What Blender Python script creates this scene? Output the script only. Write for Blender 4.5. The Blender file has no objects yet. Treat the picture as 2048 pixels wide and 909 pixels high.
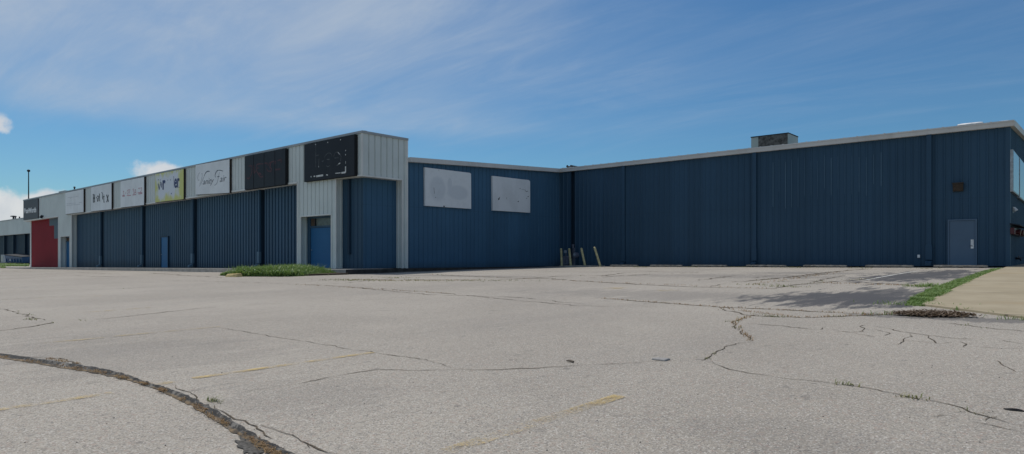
import bpy, math, random
from mathutils import Vector, noise
random.seed(7)
S = bpy.context.scene
C = S.collection
R = math.radians

# ------------------------------------------------------------------ frame of reference
# World: +x runs right along the long walls, +y runs away from the camera across the lot,
# z = 0 is the camera's own height.
FOC, HZ = 1350.0, 515.0
TH = math.atan2(1166, 1350)
Fx, Fy = -math.sin(TH), math.cos(TH)
Rx, Ry = math.cos(TH), math.sin(TH)

def sm(t):
    t = max(0.0, min(1.0, t)); return t*t*(3-2*t)

def gz(x, y):
    """height of the parking lot"""
    a = max(-12.0, min(150.0, -x)); b = max(-15.0, min(70.0, y))
    z = -.715 - .0063*min(a, 80) + .0072*b - .30*(1-sm((b+3)/33))
    z += .22*sm((a-92)/22)*sm((b-12)/8)
    return z

def ray(px, py):
    u = (px-1024)/FOC
    return (Fx+u*Rx, Fy+u*Ry, (HZ-py)/FOC)

def G(px, py):
    """point of the lot seen in direction px, py"""
    d = ray(px, py); t = .5
    while t < 600 and t*d[2] > gz(t*d[0], t*d[1]): t *= 1.01
    lo, hi = t/1.01, t
    for _ in range(24):
        m = (lo+hi)/2
        if m*d[2] <= gz(m*d[0], m*d[1]): hi = m
        else: lo = m
    return hi*d[0], hi*d[1]

def onY(px, y, py=HZ):
    """(x, z) on the wall plane y = const"""
    d = ray(px, py); t = y/d[1]; return t*d[0], t*d[2]

def onX(px, x, py=HZ):
    """(y, z) on the wall plane x = const"""
    d = ray(px, py); t = x/d[0]; return t*d[1], t*d[2]

def lerp(pts, s):
    if s <= pts[0][0]: return pts[0][1]
    for (a, za), (b, zb) in zip(pts, pts[1:]):
        if s <= b: return za+(zb-za)*(s-a)/(b-a)
    return pts[-1][1]

# ------------------------------------------------------------------ materials
def newmat(name):
    m = bpy.data.materials.new(name); m.use_nodes = True
    nt = m.node_tree; b = nt.nodes['Principled BSDF']
    return m, nt, b

def nd(nt, t, **kw):
    n = nt.nodes.new(t)
    for k, v in kw.items():
        if k in n.inputs: n.inputs[k].default_value = v
        else: setattr(n, k, v)
    return n

def mixc(nt, fac, a, b, mode='MIX'):
    n = nt.nodes.new('ShaderNodeMix'); n.data_type = 'RGBA'; n.blend_type = mode
    for s, v in ((n.inputs[0], fac), (n.inputs[6], a), (n.inputs[7], b)):
        if isinstance(v, bpy.types.NodeSocket): nt.links.new(v, s)
        elif isinstance(v, (int, float)): s.default_value = v
        else: s.default_value = (*v, 1)
    return n.outputs[2]

def math_(nt, op, a, b=None, c=None, clamp=False):
    n = nt.nodes.new('ShaderNodeMath'); n.operation = op; n.use_clamp = clamp
    for s, v in zip(n.inputs, (a, b, c)):
        if v is None: continue
        if isinstance(v, bpy.types.NodeSocket): nt.links.new(v, s)
        else: s.default_value = v
    return n.outputs[0]

def ramp(nt, v, lo, hi, a=0.0, b=1.0):
    n = nt.nodes.new('ShaderNodeMapRange'); n.interpolation_type = 'SMOOTHSTEP'
    nt.links.new(v, n.inputs[0])
    for i, q in zip((1, 2, 3, 4), (lo, hi, a, b)): n.inputs[i].default_value = q
    return n.outputs[0]

def coords(nt, scale=(1, 1, 1), geo=True):
    g = nt.nodes.new('ShaderNodeNewGeometry')
    m = nt.nodes.new('ShaderNodeMapping'); nt.links.new(g.outputs['Position'], m.inputs[0])
    m.inputs['Scale'].default_value = scale
    return m.outputs[0]

def noise_(nt, vec, scale, detail=4, rough=.55):
    n = nd(nt, 'ShaderNodeTexNoise', Scale=scale, Detail=detail, Roughness=rough)
    nt.links.new(vec, n.inputs['Vector']); return n.outputs[0]

def painted(name, col, dirt=(.12, .10, .08), amt=.35, rough=.55, streak=6.0, patch=.5, spec=.18, tint=None, panel=0):
    """weathered painted metal: faded patches and vertical run-off streaks"""
    m, nt, b = newmat(name)
    n1 = noise_(nt, coords(nt, (streak, streak, .25)), 1.0, 5, .65)
    n2 = noise_(nt, coords(nt), patch, 4, .6)
    n3 = noise_(nt, coords(nt), 14, 3, .6)
    c = mixc(nt, ramp(nt, n2, .35, .7, 0, .5), col, tint or tuple(q*.78 for q in col))
    if panel:                      # sheets of slightly different age
        sp = nt.nodes.new('ShaderNodeSeparateXYZ'); nt.links.new(coords(nt), sp.inputs[0])
        q = math_(nt, 'FLOOR', math_(nt, 'DIVIDE', math_(nt, 'ADD', sp.outputs[0], sp.outputs[1]), panel))
        wn = nt.nodes.new('ShaderNodeTexWhiteNoise'); wn.noise_dimensions = '1D'; nt.links.new(q, wn.inputs['W'])
        c = mixc(nt, math_(nt, 'MULTIPLY', wn.outputs[0], .38), c, tuple(x*.62 for x in col))
        lap = math_(nt, 'ABSOLUTE', math_(nt, 'SUBTRACT', sp.outputs[2], 2.75))
        c = mixc(nt, ramp(nt, lap, .008, .022, .22, 0), c, dirt)
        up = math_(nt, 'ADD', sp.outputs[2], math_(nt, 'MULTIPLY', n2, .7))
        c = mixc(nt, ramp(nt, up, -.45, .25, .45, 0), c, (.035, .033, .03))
    c = mixc(nt, ramp(nt, n1, .52, .85, 0, amt), c, dirt)
    c = mixc(nt, ramp(nt, n3, .6, .8, 0, amt*.3), c, dirt)
    nt.links.new(c, b.inputs['Base Color'])
    b.inputs['Roughness'].default_value = rough
    b.inputs['Specular IOR Level'].default_value = spec
    bp = nd(nt, 'ShaderNodeBump', Strength=.12, Distance=.02)
    nt.links.new(n2, bp.inputs['Height']); nt.links.new(bp.outputs[0], b.inputs['Normal'])
    return m

def plain(name, col, rough=.6, spec=.3, var=.2, scale=6.0, metal=0):
    m, nt, b = newmat(name)
    n = noise_(nt, coords(nt), scale, 5, .6)
    c = mixc(nt, ramp(nt, n, .3, .7), tuple(q*(1-var) for q in col), tuple(min(1, q*(1+var)) for q in col))
    nt.links.new(c, b.inputs['Base Color'])
    b.inputs['Roughness'].default_value = rough; b.inputs['Specular IOR Level'].default_value = spec
    b.inputs['Metallic'].default_value = metal
    return m

WHITE = painted('light grey cladding paint', (.63, .67, .65), (.34, .30, .24), .28, .5, 5)
TRIM = painted('light trim paint', (.72, .72, .69), (.25, .2, .15), .35, .45, 2)
CAP = painted('grey cap flashing', (.36, .38, .40), (.2, .18, .15), .3, .4, 2)
GUTTER = painted('pale gutter paint', (.62, .61, .60), (.2, .17, .14), .35, .45, 1.2)
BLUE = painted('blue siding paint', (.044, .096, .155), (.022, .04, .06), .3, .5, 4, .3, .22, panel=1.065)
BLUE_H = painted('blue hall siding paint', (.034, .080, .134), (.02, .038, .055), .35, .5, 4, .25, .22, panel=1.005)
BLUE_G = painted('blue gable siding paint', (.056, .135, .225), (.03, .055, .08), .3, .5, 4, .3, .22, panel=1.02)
BLUE_D = painted('dark blue downspout paint', (.022, .045, .075), (.02, .028, .035), .3, .5)
PALEBLUE = painted('pale blue boot and glint paint', (.10, .17, .235), (.04, .07, .10), .5, .45, 3)  # downspout boots, and the painted glints on the hall ribs
DOORBLUE = painted('bright blue door paint', (.030, .135, .29), (.02, .08, .15), .2, .5, 2)
DOORGREY = painted('grey blue door paint', (.10, .155, .225), (.055, .085, .12), .2, .5, 2)
RED = painted('faded red siding paint', (.25, .018, .028), (.14, .016, .02), .3, .6, 4, .5, .08)
SLATE = painted('slate blue siding', (.10, .14, .18), (.05, .08, .1), .3, .5, 4)
SIGNW = painted('weathered white sign face', (.78, .80, .81), (.5, .47, .43), .3, .5, 3, .8)
SIGNW2 = painted('flat white sign face', (.72, .73, .74), (.48, .46, .43), .3, .55, 2, .9)
SIGNK = painted('black sign face', (.022, .022, .027), (.045, .045, .05), .5, .45, 1.5, .8, .15)
SIGNG = painted('charcoal sign face', (.085, .080, .092), (.04, .04, .045), .3, .5, 2)
SIDE_D = plain('dark rusty cabinet side', (.035, .028, .024), .7)
DARK = plain('dark opening', (.012, .013, .015), .7)
BLACK = plain('black lettering', (.018, .02, .025), .6)
NAVY = plain('navy lettering', (.045, .065, .16), .6, var=.4, scale=20)
FADERED = plain('faded red lettering', (.52, .33, .36), .7)
DIMRED = plain('dim red lettering', (.066, .025, .031), .6, var=.35, scale=3)
OUTGREY = plain('pale letter outline', (.075, .08, .085), .6, var=.5, scale=5)
PALEL = plain('white border line', (.6, .6, .58), .6)
FADEG = plain('faded grey lettering', (.56, .58, .60), .7)
SCRIPT = plain('grey script lettering', (.15, .17, .20), .6, var=.5, scale=9)
LETTERW = plain('white lettering', (.72, .72, .72), .5)
CONC = plain('concrete', (.40, .37, .33), .85, .2, .18, 3)
STOPC = plain('grimy wheel stop concrete', (.19, .176, .155), .9, .15, .35, 4)
DARKC = plain('shade-dark concrete', (.055, .05, .046), .95, .1, .3, 3)  # shade of the gable wall is painted into this kerb colour
CONC2 = plain('old kerb concrete', (.33, .31, .28), .9, .2, .25, 5)
YELLOW = plain('faded yellow paint', (.48, .42, .23), .7, .3, .3, 8)
YKERB = plain('faded yellow kerb', (.55, .43, .20), .85, .2, .25, 9)
RUST = plain('rust bronze', (.036, .026, .020), .55, .4, .4, 12)
GALV = plain('galvanised metal', (.35, .36, .37), .4, .5, .2, 10, .6)
DKMETAL = plain('dark metal', (.025, .028, .034), .7, .12)
RTU_G = painted('greenish unit casing', (.28, .34, .33), (.15, .17, .15), .5, .5, 5)
COIL = plain('dark coil mesh', (.075, .076, .072), .8, .2, .55, 5)
ROOFM = plain('roof sheet', (.5, .5, .5), .5)
GLASS = plain('dusty transom panel', (.10, .11, .10), .25, .5, .3, 4)
BOARD = plain('brown board', (.10, .07, .05), .7)
FDCR = plain('dark red enamel', (.075, .009, .012), .4, .5)
METER = plain('meter grey', (.12, .13, .17), .5, .4)
DUMP = plain('dumpster blue', (.03, .09, .20), .5, .4, .3, 2)
CABIN = plain('pale cabinet grey', (.30, .34, .38), .6)
VENTW = plain('white skylight', (.62, .62, .62), .4)
TYRE = plain('rubber', (.015, .015, .016), .7)
STICK = plain('weathered wood', (.12, .10, .08), .9)
CRACK = plain('crack dirt', (.095, .078, .058), .95, .1, .5, 18)
TAR = plain('cold tar', (.085, .08, .073), .9, .15, .55, 45)

def sign_yellow():
    m, nt, b = newmat('peeling yellow sign face')
    g = nt.nodes.new('ShaderNodeTexCoord')
    n1 = noise_(nt, coords(nt, (1, 1, .6)), 1.1, 5, .6)
    uv = g.outputs['UV']
    sep = nt.nodes.new('ShaderNodeSeparateXYZ'); nt.links.new(uv, sep.inputs[0])
    # yellow paint survives near the rim of the panel
    dx = math_(nt, 'ABSOLUTE', math_(nt, 'SUBTRACT', sep.outputs[0], .42))
    dy = math_(nt, 'ABSOLUTE', math_(nt, 'SUBTRACT', sep.outputs[1], .55))
    e = math_(nt, 'MAXIMUM', math_(nt, 'MULTIPLY', dx, .95), dy)
    e = math_(nt, 'ADD', e, math_(nt, 'MULTIPLY', math_(nt, 'SUBTRACT', n1, .5), 1.1))
    c = mixc(nt, ramp(nt, e, .26, .52), (.66, .69, .74), (.60, .60, .19))
    nt.links.new(c, b.inputs['Base Color']); b.inputs['Roughness'].default_value = .55
    return m
SIGNY = sign_yellow()

def ghost_sign():
    """white panel with the ghost of removed lettering"""
    m, nt, b = newmat('ghosted white sign face')
    g = nt.nodes.new('ShaderNodeTexCoord'); uv = g.outputs['UV']
    sep = nt.nodes.new('ShaderNodeSeparateXYZ'); nt.links.new(uv, sep.inputs[0])
    n1 = noise_(nt, coords(nt), 3.0, 4, .6)
    def blob(cx, cy, rx, ry):
        x = math_(nt, 'DIVIDE', math_(nt, 'SUBTRACT', sep.outputs[0], cx), rx)
        y = math_(nt, 'DIVIDE', math_(nt, 'SUBTRACT', sep.outputs[1], cy), ry)
        d = math_(nt, 'SQRT', math_(nt, 'ADD', math_(nt, 'MULTIPLY', x, x), math_(nt, 'MULTIPLY', y, y)))
        d = math_(nt, 'ADD', d, math_(nt, 'MULTIPLY', math_(nt, 'SUBTRACT', n1, .5), .5))
        return ramp(nt, d, .75, 1.15, 1, 0)
    k = math_(nt, 'MAXIMUM', blob(.26, .47, .17, .32), blob(.70, .42, .24, .2))
    k = math_(nt, 'MAXIMUM', k, blob(.52, .62, .05, .18))
    c = mixc(nt, math_(nt, 'MULTIPLY', k, .45), (.74, .75, .76), (.50, .53, .57))
    c = mixc(nt, ramp(nt, n1, .4, .8, 0, .25), c, (.5, .51, .52))
    nt.links.new(c, b.inputs['Base Color']); b.inputs['Roughness'].default_value = .6; b.inputs['Specular IOR Level'].default_value = .2
    return m
SIGNGH = ghost_sign()

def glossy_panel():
    m, nt, b = newmat('glossy panel with sky tint')
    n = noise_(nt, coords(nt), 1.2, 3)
    c = mixc(nt, ramp(nt, n, .3, .7), (.30, .47, .56), (.36, .50, .62))  # reflected sky blue is painted into the panel colour
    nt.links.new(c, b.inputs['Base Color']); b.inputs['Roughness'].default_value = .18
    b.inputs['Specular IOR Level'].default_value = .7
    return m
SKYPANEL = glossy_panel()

STAINS_SHADE = [  # x, y, rx, ry, strength : old tar and oil stains on the lot, and painted kerb shade
]
def st(px, py, wx, wy, s):
    x, y = G(px, py); STAINS_SHADE.append((x, y, wx, wy, s))
st(1690, 598, 1.7, 2.4, .9); st(1760, 590, 1.2, 2.8, .8); st(1620, 600, 1.2, 1.0, .5); st(1785, 602, 1.0, 1.3, .75); st(1930, 553, .8, 3.0, .6)
st(1850, 550, 1.5, 6.5, .92); st(1790, 556, 1.1, 3.5, .6); st(1900, 545, 1.0, 5.0, .8)
st(1480, 553, 4.5, 1.8, .28); st(1640, 547, 3.0, 1.2, .35)
st(1330, 590, 4.0, 1.5, .22); st(1960, 640, 2.2, .35, .6); st(900, 552, 5.0, .7, .35)
for q in range(7): STAINS_SHADE.append((-26.4, 21.0+2.6*q, .85, 2.0, .75))  # dirt strip by the kerb that also paints the gable wall's shadow deeper
st(250, 705, 2.2, 1.1, .16); st(1500, 860, .8, .4, .12); st(620, 790, 1.0, .6, .12)

def asphalt_color(nt):
    p = coords(nt)
    vo = nd(nt, 'ShaderNodeTexVoronoi', Scale=125.0); nt.links.new(p, vo.inputs['Vector'])
    sv = nt.nodes.new('ShaderNodeSeparateColor'); nt.links.new(vo.outputs['Color'], sv.inputs[0])
    vo2 = nd(nt, 'ShaderNodeTexVoronoi', Scale=60.0); nt.links.new(p, vo2.inputs['Vector'])
    sv2 = nt.nodes.new('ShaderNodeSeparateColor'); nt.links.new(vo2.outputs['Color'], sv2.inputs[0])
    big = noise_(nt, p, .22, 6, .6)
    mid = noise_(nt, p, 1.6, 5, .65)
    fine = noise_(nt, p, 28, 4, .7)
    strk = noise_(nt, coords(nt, (.55, .09, 1)), 1.3, 5, .6)
    c = mixc(nt, ramp(nt, big, .3, .72), (.292, .262, .222), (.368, .332, .282))
    c = mixc(nt, ramp(nt, strk, .46, .76, 0, .42), c, (.225, .206, .185))
    c = mixc(nt, ramp(nt, mid, .5, .8, 0, .25), c, (.24, .220, .197))
    # stones of the aggregate: dark, light, a few reddish
    d = ramp(nt, sv.outputs[0], .58, .92, 0, .72)
    c = mixc(nt, d, c, (.145, .137, .127))
    c = mixc(nt, ramp(nt, sv.outputs[1], .74, .98, 0, .7), c, (.53, .50, .455))
    c = mixc(nt, ramp(nt, sv2.outputs[2], .86, .99, 0, .38), c, (.31, .21, .17))
    c = mixc(nt, ramp(nt, sv2.outputs[0], .72, .98, 0, .35), c, (.18, .17, .165))
    c = mixc(nt, ramp(nt, fine, .55, .8, 0, .5), c, (.17, .16, .15))
    pock = noise_(nt, coords(nt, (1, .55, 1)), 9, 3, .55)
    c = mixc(nt, ramp(nt, pock, .66, .72, 0, .45), c, (.13, .12, .11))
    sep = nt.nodes.new('ShaderNodeSeparateXYZ'); nt.links.new(p, sep.inputs[0])
    strk2 = noise_(nt, coords(nt, (1.5, .3, 1)), 2.6, 6, .7)
    for (x, y, rx, ry, s) in STAINS_SHADE:
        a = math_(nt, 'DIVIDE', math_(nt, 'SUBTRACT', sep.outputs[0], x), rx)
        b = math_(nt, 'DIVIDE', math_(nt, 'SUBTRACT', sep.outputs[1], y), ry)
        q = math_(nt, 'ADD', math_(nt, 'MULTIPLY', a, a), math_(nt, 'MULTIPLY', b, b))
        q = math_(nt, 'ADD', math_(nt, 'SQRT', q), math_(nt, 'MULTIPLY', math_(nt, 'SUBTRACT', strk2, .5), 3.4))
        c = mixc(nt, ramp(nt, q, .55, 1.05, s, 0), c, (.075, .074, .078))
    h = math_(nt, 'ADD', math_(nt, 'MULTIPLY', vo.outputs['Distance'], .5), fine)
    return c, h, mid

def asphalt():
    m, nt, b = newmat('old asphalt')
    c, h, mid = asphalt_color(nt)
    nt.links.new(c, b.inputs['Base Color'])
    b.inputs['Roughness'].default_value = .92; b.inputs['Specular IOR Level'].default_value = .15
    bp = nd(nt, 'ShaderNodeBump', Strength=.55, Distance=.006)
    nt.links.new(h, bp.inputs['Height']); nt.links.new(bp.outputs[0], b.inputs['Normal'])
    return m
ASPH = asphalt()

def worn_paint(name, col, cover):
    m, nt, b = newmat(name)
    n1 = noise_(nt, coords(nt), 75, 5, .8); n2 = noise_(nt, coords(nt), 3.5, 4, .6)
    k = math_(nt, 'ADD', n1, math_(nt, 'MULTIPLY', math_(nt, 'SUBTRACT', n2, .5), .8))
    k = math_(nt, 'MULTIPLY', ramp(nt, k, 1-cover-.12, 1-cover+.16), .85)
    n3 = noise_(nt, coords(nt), 90, 3, .6)
    c = mixc(nt, ramp(nt, n3, .45, .7, 0, .6), col, tuple(q*.6 for q in col))
    nt.links.new(c, b.inputs['Base Color']); b.inputs['Roughness'].default_value = .8
    tr = nt.nodes.new('ShaderNodeBsdfTransparent'); mx = nt.nodes.new('ShaderNodeMixShader')
    nt.links.new(k, mx.inputs[0]); nt.links.new(tr.outputs[0], mx.inputs[1]); nt.links.new(b.outputs[0], mx.inputs[2])
    nt.links.new(mx.outputs[0], nt.nodes['Material Output'].inputs[0])
    return m
PAINTY = worn_paint('worn yellow marking', (.50, .36, .13), .475)
PAINTYF = worn_paint('very worn yellow marking', (.48, .37, .18), .45)
PAINTW = worn_paint('worn white marking', (.52, .51, .48), .58)

def leafmat(name, c1, c2, rough=.6):
    m, nt, b = newmat(name)
    o = noise_(nt, coords(nt), 3.5, 3, .6)
    n = noise_(nt, coords(nt), 40, 2, .6)
    c = mixc(nt, ramp(nt, o, .3, .7), c1, c2)
    c = mixc(nt, ramp(nt, n, .4, .75, 0, .5), c, tuple(q*.55 for q in c1))
    nt.links.new(c, b.inputs['Base Color']); b.inputs['Roughness'].default_value = rough
    tl = nt.nodes.new('ShaderNodeBsdfTranslucent'); nt.links.new(c, tl.inputs[0])
    mx = nt.nodes.new('ShaderNodeMixShader'); mx.inputs[0].default_value = .3
    nt.links.new(b.outputs[0], mx.inputs[1]); nt.links.new(tl.outputs[0], mx.inputs[2])
    nt.links.new(mx.outputs[0], nt.nodes['Material Output'].inputs[0])
    return m
GRASS = leafmat('green grass', (.13, .23, .045), (.235, .33, .10))
WEED = leafmat('sparse weed green', (.16, .20, .07), (.27, .25, .11))
STRAW = leafmat('dry straw', (.36, .23, .09), (.27, .15, .06))
DEBR = leafmat('dead leaf brown', (.13, .09, .06), (.21, .15, .10))

# ------------------------------------------------------------------ mesh building
class MB:
    def __init__(s): s.v = []; s.f = []; s.uv = None
    def quad(s, a, b, c, d):
        i = len(s.v); s.v += [a, b, c, d]; s.f.append((i, i+1, i+2, i+3))
    def poly(s, pts):
        i = len(s.v); s.v += list(pts); s.f.append(tuple(range(i, i+len(pts))))
    def box(s, x0, x1, y0, y1, z0, z1):
        s.hexa([(x0, y0, z0), (x1, y0, z0), (x1, y1, z0), (x0, y1, z0)], [(x0, y0, z1), (x1, y0, z1), (x1, y1, z1), (x0, y1, z1)])
    def hexa(s, bot, top):
        i = len(s.v); n = len(bot); s.v += list(bot)+list(top)
        s.f.append(tuple(i+k for k in reversed(range(n)))); s.f.append(tuple(i+n+k for k in range(n)))
        for k in range(n): s.f.append((i+k, i+(k+1) % n, i+n+(k+1) % n, i+n+k))
    def tube(s, pts, r, n=10, cap=True):
        pts = [Vector(p) for p in pts]; rings = []
        for k, p in enumerate(pts):
            d = (pts[min(k+1, len(pts)-1)]-pts[max(k-1, 0)]).normalized()
            u = d.cross(Vector((0, 0, 1)) if abs(d.z) < .9 else Vector((1, 0, 0))).normalized(); w = d.cross(u)
            rr = r[k] if isinstance(r, (list, tuple)) else r
            i = len(s.v)
            s.v += [tuple(p+u*rr*math.cos(2*math.pi*j/n)+w*rr*math.sin(2*math.pi*j/n)) for j in range(n)]
            rings.append(i)
        for a, b in zip(rings, rings[1:]):
            for j in range(n): s.f.append((a+j, a+(j+1) % n, b+(j+1) % n, b+j))
        if cap:
            s.f.append(tuple(rings[0]+j for j in reversed(range(n)))); s.f.append(tuple(rings[-1]+j for j in range(n)))
    def build(s, name, mat, parent=None, smooth=False, bevel=0, split=False):
        if split:                       # every connected piece becomes a part of its own
            par = list(range(len(s.v)))
            def fd(i):
                while par[i] != i: par[i] = par[par[i]]; i = par[i]
                return i
            for q in s.f:
                for j in q[1:]: par[fd(j)] = fd(q[0])
            gr = {}
            for q in s.f: gr.setdefault(fd(q[0]), []).append(q)
            for fs in gr.values():
                ids = sorted({j for q in fs for j in q}); mp = {j: k for k, j in enumerate(ids)}
                m2 = MB(); m2.v = [s.v[j] for j in ids]; m2.f = [tuple(mp[j] for j in q) for q in fs]
                o = m2.build(name, mat, parent, smooth, bevel)
            return o
        me = bpy.data.meshes.new(name); me.from_pydata([tuple(p) for p in s.v], [], s.f); me.validate(); me.update()
        me.materials.append(mat)
        o = bpy.data.objects.new(name, me); C.objects.link(o)
        if s.uv:
            l = me.uv_layers.new()
            for lp in me.loops: l.data[lp.index].uv = s.uv[lp.vertex_index]
        if smooth:
            for p in me.polygons: p.use_smooth = True
        if bevel:
            b = o.modifiers.new('b', 'BEVEL'); b.width = bevel; b.segments = 2; b.limit_method = 'ANGLE'
        if parent:
            o.parent = parent
            o.matrix_parent_inverse = parent_inverse(parent)
        return o

def parent_inverse(p):
    # places of the parents are known at build time (no rotation), so child meshes keep world coordinates
    from mathutils import Matrix
    # (a mesh part already sits at the origin, so only an Empty shifts its children)
    return Matrix.Translation(-p.location) if p.type == 'EMPTY' else Matrix.Identity(4)

def tag(o, label, cat, group=None, kind=None):
    if label: o['label'] = label
    if cat: o['category'] = cat
    if group: o['group'] = group
    if kind: o['kind'] = kind
    return o

def thing(name, label, cat, loc, group=None):
    o = bpy.data.objects.new(name, None); C.objects.link(o); o.location = loc; o.empty_display_size = .2
    return tag(o, label, cat, group)

def struct(o): o['kind'] = 'structure'; return o

PROF_GROOVE = [(0, 0), (.60, 0), (.70, -1), (.90, -1), (1, 0)]
PROF_THIN = [(0, 0), (.80, 0), (.86, -1), (.94, -1), (1, 0)]
PROF_RIB = [(0, 0), (.66, 0), (.76, 1), (.90, 1), (1, 0)]
def ribbed(mb, axis, plane, out, s0, s1, zb, zt, pitch=.34, depth=.04, prof=PROF_GROOVE):
    """sheet of ribbed siding on plane x=const or y=const between s0 and s1; out=-1/+1 outward direction"""
    if s1 < s0: s0, s1 = s1, s0
    def off(s):
        t = (s/pitch) % 1.0
        return lerp(prof, t)*depth
    ss = [s0]
    k = math.floor(s0/pitch)
    while k*pitch < s1:
        for t, _ in prof[:-1]:
            q = (k+t)*pitch
            if s0+1e-4 < q < s1-1e-4: ss.append(q)
        k += 1
    ss.append(s1)
    i0 = len(mb.v)
    for s in ss:
        e = 1e-5
        o = plane+out*off(s)
        z0 = zb(s) if callable(zb) else zb; z1 = zt(s) if callable(zt) else zt
        for z in (z0, z1): mb.v.append((s, o, z) if axis == 'y' else (o, s, z))
    for j in range(len(ss)-1):
        a = i0+2*j; mb.f.append((a, a+2, a+3, a+1))

# ------------------------------------------------------------------ key dimensions
YF = 21.0            # light facade plane
YI = 21.45           # blue wall behind it
XR = -28.2           # return / gable wall plane
XI = -28.72
YH = 37.7            # long hall wall
fx = lambda px, y=YF: onY(px, y)[0]
XE = onY(2018.5, YH)[0]           # hall's right corner
XL = -88.8
HEAD = [(-88.8, 3.91), (-73, 3.99), (-35, 4.20), (-28.2, 4.13)]
TOP = [(-88.8, 6.26), (-28.2, 6.41)]
BASE = [(-95, -1.10), (-88.8, -1.07), (-28.2, -.575), (-20, -.56)]
head = lambda x: lerp(HEAD, x)
top = lambda x: lerp(TOP, x)
base = lambda x: lerp(BASE, x)
RS = .0533
eaveY = lambda y: 6.13+RS*(y-YH)
GH = .245            # gutter height
hb = lambda x: lerp([(-28.2, -.63), (-3, -.40)], x)     # bottom of the hall wall
gb = lambda y: lerp([(21, -.575), (37.7, -.63)], y)     # bottom of the gable wall

# ------------------------------------------------------------------ the building
B = thing('outlet_building', 'long metal store building with pale sign fascia, blue ribbed walls and a red end bay', 'building', (XR, YF, base(XR)))

x671, x664, x600, x596 = fx(671), fx(664), fx(600.5), fx(596)
x143, x140, x121, x117 = fx(143), fx(140), fx(121), fx(117.3)
xdoor_head = onY(632, YF, 432.2)[1]
xdoor2_head = onY(130, YF, 473.4)[1]
f = MB()
P = dict(pitch=.39, depth=.055, prof=PROF_THIN)
ribbed(f, 'y', YF, -1, XR, x671, head, top, **P)
ribbed(f, 'y', YF, -1, x671, x664, base, top, **P)
ribbed(f, 'y', YF, -1, x664, x600, lambda s: xdoor_head, top, **P)
ribbed(f, 'y', YF, -1, x600, x596, base, top, **P)
ribbed(f, 'y', YF, -1, x596, x143, head, top, **P)
ribbed(f, 'y', YF, -1, x143, x140, base, top, **P)
ribbed(f, 'y', YF, -1, x140, x121, lambda s: xdoor2_head, top, **P)
ribbed(f, 'y', YF, -1, x121, x117, base, top, **P)
ribbed(f, 'y', YF, -1, x117, XL, head, top, **P)
f.build('fascia_cladding', WHITE, B)
f = MB()
y805, y815 = onX(805, XR)[0], onX(814.7, XR)[0]
ribbed(f, 'x', XR, 1, YF, y805, lambda s: 4.13, lambda s: 6.41, **P)
ribbed(f, 'x', XR, 1, y805, y815, gb, lambda s: 6.41, **P)
f.build('return_cladding', WHITE, B)
# far end and rear of the parapet box
f = MB()
ribbed(f, 'x', XL, -1, YF, 23.4, lambda s: 3.91, lambda s: 6.26, **P)
f.quad((XL, 23.4, 5.0), (XR, 23.4, 5.0), (XR, 23.4, 6.41), (XL, 23.4, 6.26))
f.quad((XR-.35, 23.4, 5.0), (XR-.35, y815, 5.0), (XR-.35, y815, 6.40), (XR-.35, 23.4, 6.40))
f.quad((XR-.35, y815, 5.0), (XR-.005, y815, 5.0), (XR-.005, y815, 6.40), (XR-.35, y815, 6.40))
f.build('parapet_back', WHITE, B)
# jambs, heads and soffits behind the cladding
f = MB()
def col(xa, xb):
    a, b = min(xa, xb), max(xa, xb)
    ribbed(f, 'x', b-.002, 1, YF+.005, YI+.05, lambda s: base(b), lambda s: head(b)+.1, pitch=.23, depth=.03, prof=PROF_RIB)
    f.quad((a+.002, YI+.05, base(a)), (a+.002, YF+.005, base(a)), (a+.002, YF+.005, head(a)+.1), (a+.002, YI+.05, head(a)+.1))
col(x671, x664); col(x600, x596); col(x143, x140); col(x121, x117)
f.build('column_jamb', WHITE, B, split=True)
f = MB()
for xa, xb, hz in ((XR, x671, None), (x596, x143, None), (x117, XL, None), (x664, x600, xdoor_head), (x140, x121, xdoor2_head)):
    a, b = min(xa, xb), max(xa, xb)
    h0, h1 = (hz or head(a)), (hz or head(b))
    f.quad((a, YF+.005, h0+.012), (b, YF+.005, h1+.012), (b, YI+.3, h1+.012), (a, YI+.3, h0+.012))
f.quad((XI-.3, YI, 4.145), (XR-.005, YI, 4.145), (XR-.005, y805, 4.145), (XI-.3, y805, 4.145))
f.build('soffit', TRIM, B, split=True)
f = MB()   # column on the return side
ribbed(f, 'y', y805+.003, -1, XI-.05, XR-.005, lambda s: gb(24), lambda s: 4.2, pitch=.23, depth=.03, prof=PROF_RIB)
f.build('column_jamb', WHITE, B, split=True)
# trims
f = MB()
def hstrip(x0, x1, zf, h, y0, y1):
    n = max(1, int(abs(x1-x0)/4)); a, b = min(x0, x1), max(x0, x1); i0 = len(f.v)
    for k in range(n+1):
        p = a+(b-a)*k/n; z = zf(p)
        f.v += [(p, y0, z), (p, y1, z), (p, y1, z+h), (p, y0, z+h)]
        if k:
            q = i0+4*k
            for j in range(4): f.f.append((q-4+j, q+j, q+(j+1) % 4, q-4+(j+1) % 4))
    f.f.append((i0, i0+3, i0+2, i0+1)); q = i0+4*n; f.f.append((q, q+1, q+2, q+3))
hstrip(x596-.06, x143+.06, lambda s: head(s)-.006, .10, YF-.035, YF+.02)
hstrip(x671-.06, XR+.035, lambda s: head(s)-.006, .09, YF-.035, YF+.02)
hstrip(x117-.06, XL-.02, lambda s: head(s)-.006, .10, YF-.035, YF+.02)
hstrip(x664, x600, lambda s: xdoor_head-.006, .07, YF-.035, YF+.02)
hstrip(x140, x121, lambda s: xdoor2_head-.006, .08, YF-.035, YF+.02)
f.build('head_trim', TRIM, B, split=True); f = MB()
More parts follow.
